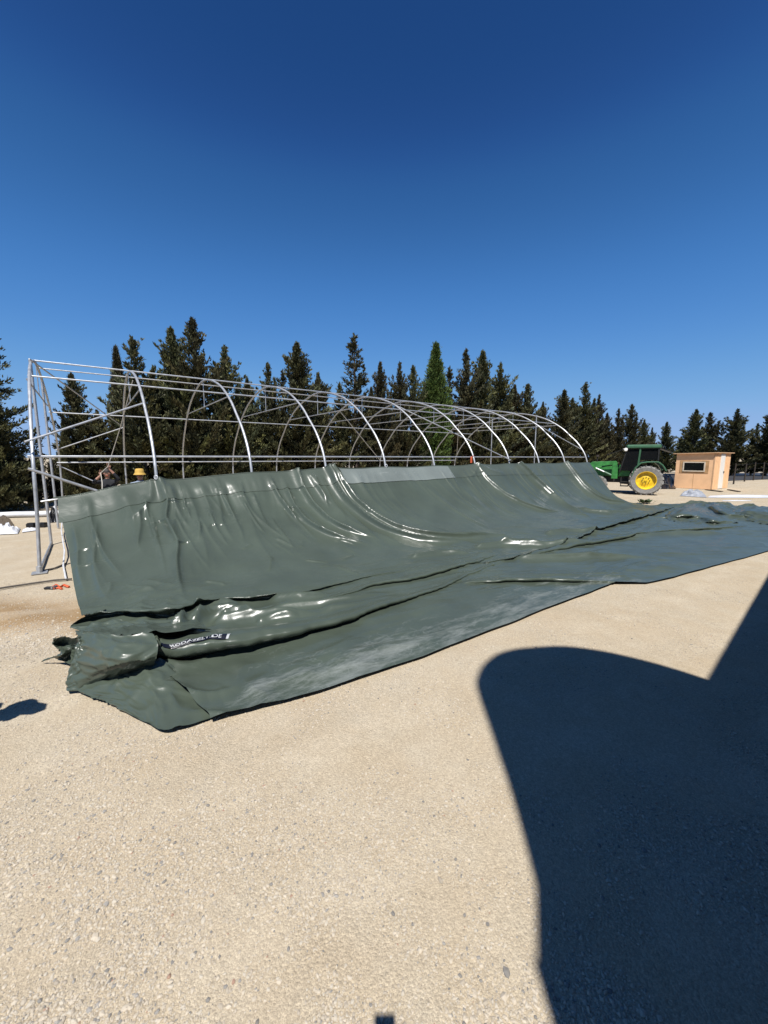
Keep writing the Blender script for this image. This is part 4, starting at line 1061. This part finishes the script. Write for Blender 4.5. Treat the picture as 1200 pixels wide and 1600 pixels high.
def person(loc, rz, label, arms, shirt, trousers, hat=None, lean=(0, 0), height=1.76, hairy=True, cap=False):
    k = height / 1.76; V = Vector
    lx, ly = lean
    def sp(z): 
        t = max(0, (z - .95)) / .8; return V((lx * t, ly * t, z))
    hip = sp(.96); ch = [[(hip, (.15, .105)), (sp(1.12), (.135, .095)), (sp(1.28), (.155, .105)), (sp(1.42), (.15, .10)), (sp(1.50), (.062, .06)), (sp(1.555), (.052, .055)), (sp(1.60) + V((0, .012, 0)), (.070, .078)), (sp(1.67) + V((0, .012, 0)), (.078, .092)), (sp(1.735) + V((0, .005, 0)), (.058, .068))]]
    n = 9
    # nose and ears
    h0 = sp(1.645) + V((0, .012, 0))
    ch.append([6, (h0 + V((0, .088, -.01)), .014)]); n += 1
    for s in (1, -1): ch.append([7, (h0 + V((.080 * s, -.005, .005)), .016)]); n += 1
    for s in (1, -1):
        sh = sp(1.42) + V((.185 * s, 0, .0)); el, wr, hd_ = [V(q) for q in arms[0 if s < 0 else 1]]
        ch.append([3, (sh, .062), (sh.lerp(el, .5), .052), (el, .043), (el.lerp(wr, .4), .042), (wr, .028)]); wi = n + 4; n += 5
        n = add_hand(ch, n, wi, wr, hd_, -s, .8)
        ft = V((.11 * s, 0, .06))
        ch.append([0, (V((.10 * s, 0, .88)), .098), (V((.105 * s, .01, .68)), .082), (V((.108 * s, .015, .49)), .060), (V((.11 * s, -.01, .32)), .058), (ft + V((0, -.02, .03)), .042), (ft + V((0, .09, -.02)), .040), (ft + V((0, .17, -.03)), .032)]); n += 7
    handz = 9
    hands = [V(a[1]) for a in arms]
    def is_skin(c):
        if c.z > 1.515 and abs(c.x - sp(1.6).x) < .13 and abs(c.y - sp(1.6).y) < .2 and not any((c - h).length < .35 and c.z > 1.8 for h in hands): return True
        return any((c - h).length < .16 for h in hands)
    rules = [('skin', is_skin), ('post_wood', lambda c: c.z < .10), (trousers, lambda c: c.z < .97), (shirt, lambda c: True)]
    root = empty('person', loc, rz); root.scale = (k, k, k); tag(root, label, 'person')
    o = bpy.data.objects.new('body', skin_mesh('body', ch, rules)); COL.objects.link(o); o.parent = root
    mb = MB()
    for s in (1, -1):
        mb = MB(); mb.lathe([(.001, -.008), (.011, 0), (.001, .008)], 'eye', 8, 'Y', tuple(h0 + V((.031 * s, .088, .028)))); mb.build('eye', root, smooth=True)
    mb = MB(); mb.tube([h0 + V((-.024, .083, -.045)), h0 + V((0, .09, -.047)), h0 + V((.024, .083, -.045))], .0055, 'orange', 6); mb.build('mouth', root, smooth=True)
    hc = sp(1.69) + V((0, .005, 0))
    if hat:
        mb = MB(); mb.lathe([(.001, .105), (.075, .10), (.096, .07), (.104, .01), (.107, -.005), (.138, -.045), (.140, -.05), (.107, -.012), (.102, .0)], hat, 24, 'Z', tuple(hc + V((0, .01, .02)))); mb.build('bucket_hat', root, smooth=True)
    elif cap:
        mb = MB(); mb.lathe([(.001, .11), (.06, .10), (.094, .06), (.102, 0), (.100, -.01)], 'dark_cloth', 20, 'Z', tuple(hc + V((0, .01, .015))))
        mb.add([tuple(hc + V(q)) for q in [(-.09, .06, .02), (-.07, .19, .0), (0, .24, -.01), (.07, .19, .0), (.09, .06, .02), (-.09, .06, .012), (-.07, .19, -.008), (0, .24, -.018), (.07, .19, -.008), (.09, .06, .012)]], [(0, 1, 2, 3, 4), (9, 8, 7, 6, 5), (0, 5, 6, 1), (1, 6, 7, 2), (2, 7, 8, 3), (3, 8, 9, 4)], 'dark_cloth')
        mb.build('cap', root, smooth=True)
    if not hat:
        mb = MB(); mb.lathe([(.001, .098), (.05, .092), (.085, .06), (.094, .0), (.088, -.05), (.07, -.075)], 'hair', 20, 'Z', tuple(hc + V((0, -.014, .004)))); mb.build('hair', root, smooth=True)
    return root
def at_px(px, Y):
    r_ = ray(px, 735); t = Y / r_[1]; return Vector((r_[0] * t, Y, 0))
# arms: (elbow, wrist, hand direction) for left (x<0) and right
down = lambda s: ((.25 * s, -.02, 1.16), (.24 * s, .10, .92), (0, .1, -1))
p1 = at_px(218, 9.9)
person(p1, R(180 + 20), 'person in a yellow bucket hat and grey blue shirt behind the tarpaulin', [down(-1), down(1)], 'blue_cloth', 'jeans', hat='yellow_cloth', height=1.73)
p2 = at_px(167, 10.9)
person(p2, R(180 + 25), 'person in dark clothes pulling a rope with raised hands behind the tarpaulin', [((-.30, .22, 1.50), (-.10, .26, 1.80), (.1, .05, 1)), ((.30, .22, 1.42), (.10, .28, 1.62), (-.1, .05, 1))], 'dark_cloth', 'dark_cloth', height=1.72)
# rope pulled by the person
def world_of(loc, rz, k, q): return Matrix.Translation(loc) @ Matrix.Rotation(rz, 4, 'Z') @ (Vector(q) * k)
k2 = 1.72 / 1.76
ra = world_of(p2, R(205), k2, (-.09, .30, 1.86)); rb = world_of(p2, R(205), k2, (.09, .32, 1.68))
mb = MB(); topr = on_hoop(SP * .95, z=3.85)
mb.tube([topr, topr.lerp(ra, .5) + Vector((.02, 0, -.02)), ra, rb, rb + Vector((.1, -.12, -.25)), rb + Vector((.2, -.3, -.5)), surf(np.array([1.55]), np.array([.02]))[0]], .011, 'rope', 6)
tag(mb.build('pull_rope', smooth=True), 'pale rope running from the second hoop to the raised hands', 'rope')

# worker just outside the left edge whose shadow falls into the picture, and the photographer with the phone
zc = 1.55
person((-3.62, 2.92 - COT * 1.5, 0), R(-90), 'worker in dark clothes and cap leaning towards the yard, left of the picture', [((-.28, .30, 1.18), (-.22, .52, 1.10), (0, 1, .0)), ((.28, .30, 1.2), (.22, .50, 1.14), (0, 1, 0))], 'dark_cloth', 'jeans', lean=(0, .62), cap=True)
person((0.05, -.42, 0), 0.0, 'photographer in dark clothes holding a phone up with both hands', [((-.30, .22, 1.55), (-.085, .33, 1.80), (.18, .2, 1)), ((.30, .22, 1.55), (.105, .33, 1.80), (-.18, .2, 1))], 'dark_cloth', 'jeans', height=1.76)
ph = MB(); ph.box((-.036, -.014, CAM_H - .130), (.042, -.006, CAM_H + .034), 'phone'); phone = ph.build('smartphone', bevel=.003)
tag(phone, 'dark smartphone held up by the photographer', 'phone')

# ------------------------------------------------------------------ barn beside the photographer: out of the picture, its shadow lies across the yard
e0 = np.array([.618, 1.378]); e1 = np.array([6.97, 6.99]); ed = (e1 - e0) / np.linalg.norm(e1 - e0)
EH = 5.0; f0 = e0 - [0, COT * EH]           # facade foot at the corner
barn = empty('barn', (f0[0], f0[1], 0), math.atan2(ed[1], ed[0])); tag(barn, 'brown clad farm building with a rounded parapet beside the yard', 'building')
def fac(X, Y):
    """shadow point on the ground -> (along facade, height) on the facade plane"""
    s = (X - f0[0]) / ed[0]; yf = f0[1] + ed[1] * s; return s, (Y - yf) / COT
hump = [(833, 1495), (840, 1497), (838, 1380), (800, 1240), (770, 1150), (745, 1075), (746, 1055), (755, 1038), (775, 1022), (800, 1014), (830, 1010), (880, 1008), (940, 1015), (1000, 1028), (1060, 1045), (1105, 1060)]
hp = [fac(*G(x, y).xy) for x, y in hump]
sm = [tuple(q) for q in catmull(hp[2:], 4)]
b = MB(); b.prism([(0, 0), (0, EH), hp[1]] + sm + [(60, EH), (60, 0)], -.30, 0, 'render'); b.build('facade', barn)
b = MB(); b.box((0, -9, 0), (.3, -.302, EH - .4), 'render'); b.box((59.7, -9, 0), (60, -.302, EH - .4), 'render'); b.box((.302, -9, 0), (59.69, -8.7, EH - .4), 'render'); b.build('wall', barn)
b = MB(); b.add([(-.1, -9.3, EH - .5), (60.1, -9.3, EH - .5), (60.1, -.31, EH - .35), (-.1, -.31, EH - .35), (-.1, -9.3, EH - .35), (60.1, -9.3, EH - .35), (60.1, -.31, EH - .2), (-.1, -.31, EH - .2)], [(0, 3, 2, 1), (4, 5, 6, 7), (0, 1, 5, 4), (2, 3, 7, 6), (1, 2, 6, 5), (0, 4, 7, 3)], 'tile'); b.build('roof', barn)

# ------------------------------------------------------------------ clutter
def crumple(name, pts, h_, m, label, cat, seed, group=None):
    """crumpled sheet lying on the ground: outline corners on the ground, heaped in the middle"""
    c = [G(*p) for p in pts]; n = 34
    u, v = np.meshgrid(np.linspace(0, 1, n), np.linspace(0, 1, n), indexing='ij')
    C = np.array([[*q] for q in c]); P = ((1 - u) * (1 - v))[..., None] * C[0] + (u * (1 - v))[..., None] * C[1] + (u * v)[..., None] * C[2] + ((1 - u) * v)[..., None] * C[3]
    env = (np.sin(np.pi * u) * np.sin(np.pi * v)) ** .6
    P[..., 2] = .006 + h_ * env * (.35 + ridged(u * 3 + seed, v * 3, seed) * .8 + .4 * np.abs(pnoise(u * 8, v * 8, seed + 3)))
    o = grid_mesh(name, P, m); return tag(o, label, cat, group)
crumple('plastic_sheet', [(-20, 836), (28, 834), (32, 826), (-20, 824)], .22, 'white_plastic', 'crumpled white plastic sheet on the gravel at the left edge', 'plastic sheet', 71)
crumple('plastic_sheet', [(34, 832), (56, 829), (58, 826), (36, 827)], .06, 'white_plastic', 'small flat white scrap beside the end hoop foot', 'plastic sheet', 72)
crumple('brush_pile', [(-10, 824), (22, 822), (20, 818), (-10, 817)], .25, 'dry_twig', 'dark heap of dry cuttings under the big conifer', 'brush pile', 73)
crumple('plastic_sheet', [(1062, 775), (1105, 777.5), (1098, 771), (1066, 772)], .30, 'silver_plastic', 'crumpled silvery plastic heap behind the far end of the tarpaulin', 'plastic sheet', 74)
crumple('plastic_sheet', [(1105, 777.5), (1210, 778), (1210, 774), (1110, 774.5)], .07, 'white_plastic', 'long white plastic strip running to the right edge', 'plastic sheet', 75)
crumple('plastic_sheet', [(1128, 783), (1172, 783), (1176, 782.0), (1130, 781.8)], .02, 'white_plastic', 'narrow white strip close behind the tarpaulin folds', 'plastic sheet', 76)
crumple('plastic_heap', [(1022, 764), (1056, 764), (1056, 757), (1022, 757)], .75, 'black_plastic', 'black plastic heap between the tractor and the shed', 'plastic heap', 77)
mb = MB(); a = G(-30, 811); c = G(95, 806)
mb.tube([a + Vector((0, 0, .10)), a.lerp(c, .4) + Vector((0, .05, .11)), a.lerp(c, .7) + Vector((0, -.05, .10)), c + Vector((0, 0, .10))], .10, 'white_plastic', 10)
tag(mb.build('white_hose', smooth=True), 'long white tube lying at the foot of the left trees', 'hose')
for px, py, lab in ((50, 823.5, 'small black box on the gravel by the front hoop leg'), (67, 823, 'small black box on the gravel by the first gable post')):
    p = G(px, py); mb = MB(); mb.box((-.11, -.08, 0), (.11, .08, .10), 'black_plastic', Matrix.Translation((p.x, p.y, .002))); mb.box((-.09, -.065, .10), (.09, .065, .125), 'black', Matrix.Translation((p.x, p.y, .002)))
    tag(mb.build('black_box', bevel=.006), lab, 'box', 'black boxes on the gravel')
p = G(80, 815); mb = MB()
crumple('dark_bag', [(76, 817), (92, 815), (90, 806), (78, 806)], .35, 'black_plastic', 'dark bag slumped behind the second gable post', 'bag', 78)
crumple('plastic_sheet', [(80, 803), (91, 803), (91, 800), (81, 800)], .22, 'white_plastic', 'white plastic bag lying by the far hoop leg', 'plastic sheet', 80)
# cords on the gravel
def cord(name, pts, r_, m, label, cat='cord', z=None):
    mb = MB(); mb.tube([Vector((*G(*q[:2], q[2] if len(q) > 2 else .0).xy, (q[2] if len(q) > 2 else 0) + r_)) for q in pts], r_, m, 6); return tag(mb.build(name, smooth=True), label, cat)
cord('ground_cord', [(-20, 924), (10, 919), (50, 913), (85, 908), (112, 906)], .016, 'dark_rope', 'dark cord lying across the gravel in front of the end hoop')
cord('webbing_strap', [(98, 803, .25), (96, 830, .1), (99, 850, .15), (101, 862, .12), (99, 885, .02), (103, 905, .02)], .014, 'white_plastic', 'white webbing strap dangling at the left edge of the tarpaulin', 'strap')
cord('ground_cord', [(66, 893), (85, 889), (104, 881)], .014, 'dark_rope', 'dark cord running from the end hoop foot to the tarpaulin')
# orange ratchet strap
rs = empty('ratchet_strap', G(90, 919)); tag(rs, 'orange ratchet strap with black handle on the gravel by the tarpaulin edge', 'strap')
mb = MB(); base = G(90, 919)
mb.tube([Vector((*(G(x, y) - base).xy, .012 + zz)) for x, y, zz in ((82, 919, .0), (88, 917, .02), (94, 919, .0), (100, 917, .02), (108, 918.5, 0))], .02, 'orange', 6); mb.tube([Vector((*(G(x, y) - base).xy, .015)) for x, y in ((84, 921, ), (92, 920), (97, 921.5))], .016, 'orange', 6); mb.build('webbing', rs, smooth=True)
mb = MB(); a = G(73, 920) - base; mb.box((-.02, -.035, 0), (.17, .035, .03), 'black', Matrix.Translation(a)); mb.tube([a + Vector((.12, -.05, .03)), a + Vector((.12, .05, .03))], .02, 'steel', 8); mb.build('ratchet_handle', rs, bevel=.004)
# orange strap hanging from a hoop
mb = MB(); hp_ = on_hoop(6 * SP, z=1.98); mb.box((-.035, -.025, -.12), (.035, .025, .10), 'orange', Matrix.Translation(hp_ + Vector((-.10, 0, 0)))); mb.tube([hp_ + Vector((-.1, 0, .09)), hp_ + Vector((0, 0, .15))], .012, 'orange', 5)
tag(mb.build('orange_strap', bevel=.01), 'orange strap bundle tied to a hoop in the middle of the frame', 'strap')
# weeds
def weed(px, py, s, label):
    p = G(px, py); mb = MB()
    for k in range(60):
        a = random.random() * 6.28; L = s * (.5 + random.random()); c = Vector((math.cos(a), math.sin(a), 0)); q = Vector((random.gauss(0, s * .4), random.gauss(0, s * .3), 0))
        sdv = Vector((-c.y, c.x, 0)) * L * .14
        mb.add([p + q, p + q + c * L * .5 + sdv + Vector((0, 0, L * .45)), p + q + c * L + Vector((0, 0, L * .55)), p + q + c * L * .5 - sdv + Vector((0, 0, L * .45))], [(0, 1, 2, 3)], 'weed')
    tag(mb.build('weed_tuft'), label, 'plant')
weed(1007, 786.5, .26, 'small green weed tuft on the gravel beyond the tarpaulin')
# wire fence on the right
fn = empty('wire_fence', G(1145, 757)); tag(fn, 'wire fence on dark posts beyond the shed on the right', 'fence'); fb = fn.location.copy()
posts = [(1146, 756.5, 724), (1163, 752.5, 724), (1177, 750.5, 722), (1191, 749, 722), (1206, 747.5, 722)]
tops = []
for x, y, yt in posts:
    p = G(x, y); r_ = ray(x, yt); h = CAM_H + r_[2] * p.y / r_[1]; h = min(max(h, 1.3), 1.75)
    mb = MB(); mb.tube([p - fb, p - fb + Vector((.01, 0, h))], [.055, .045], 'post_wood', 7); mb.build('post', fn); tops.append((p - fb, h))
for fr_ in (.35, .65, .93):
    mb = MB(); mb.tube([q + Vector((0, 0, h * fr_)) for q, h in tops], .008, 'black', 4); mb.build('wire', fn)
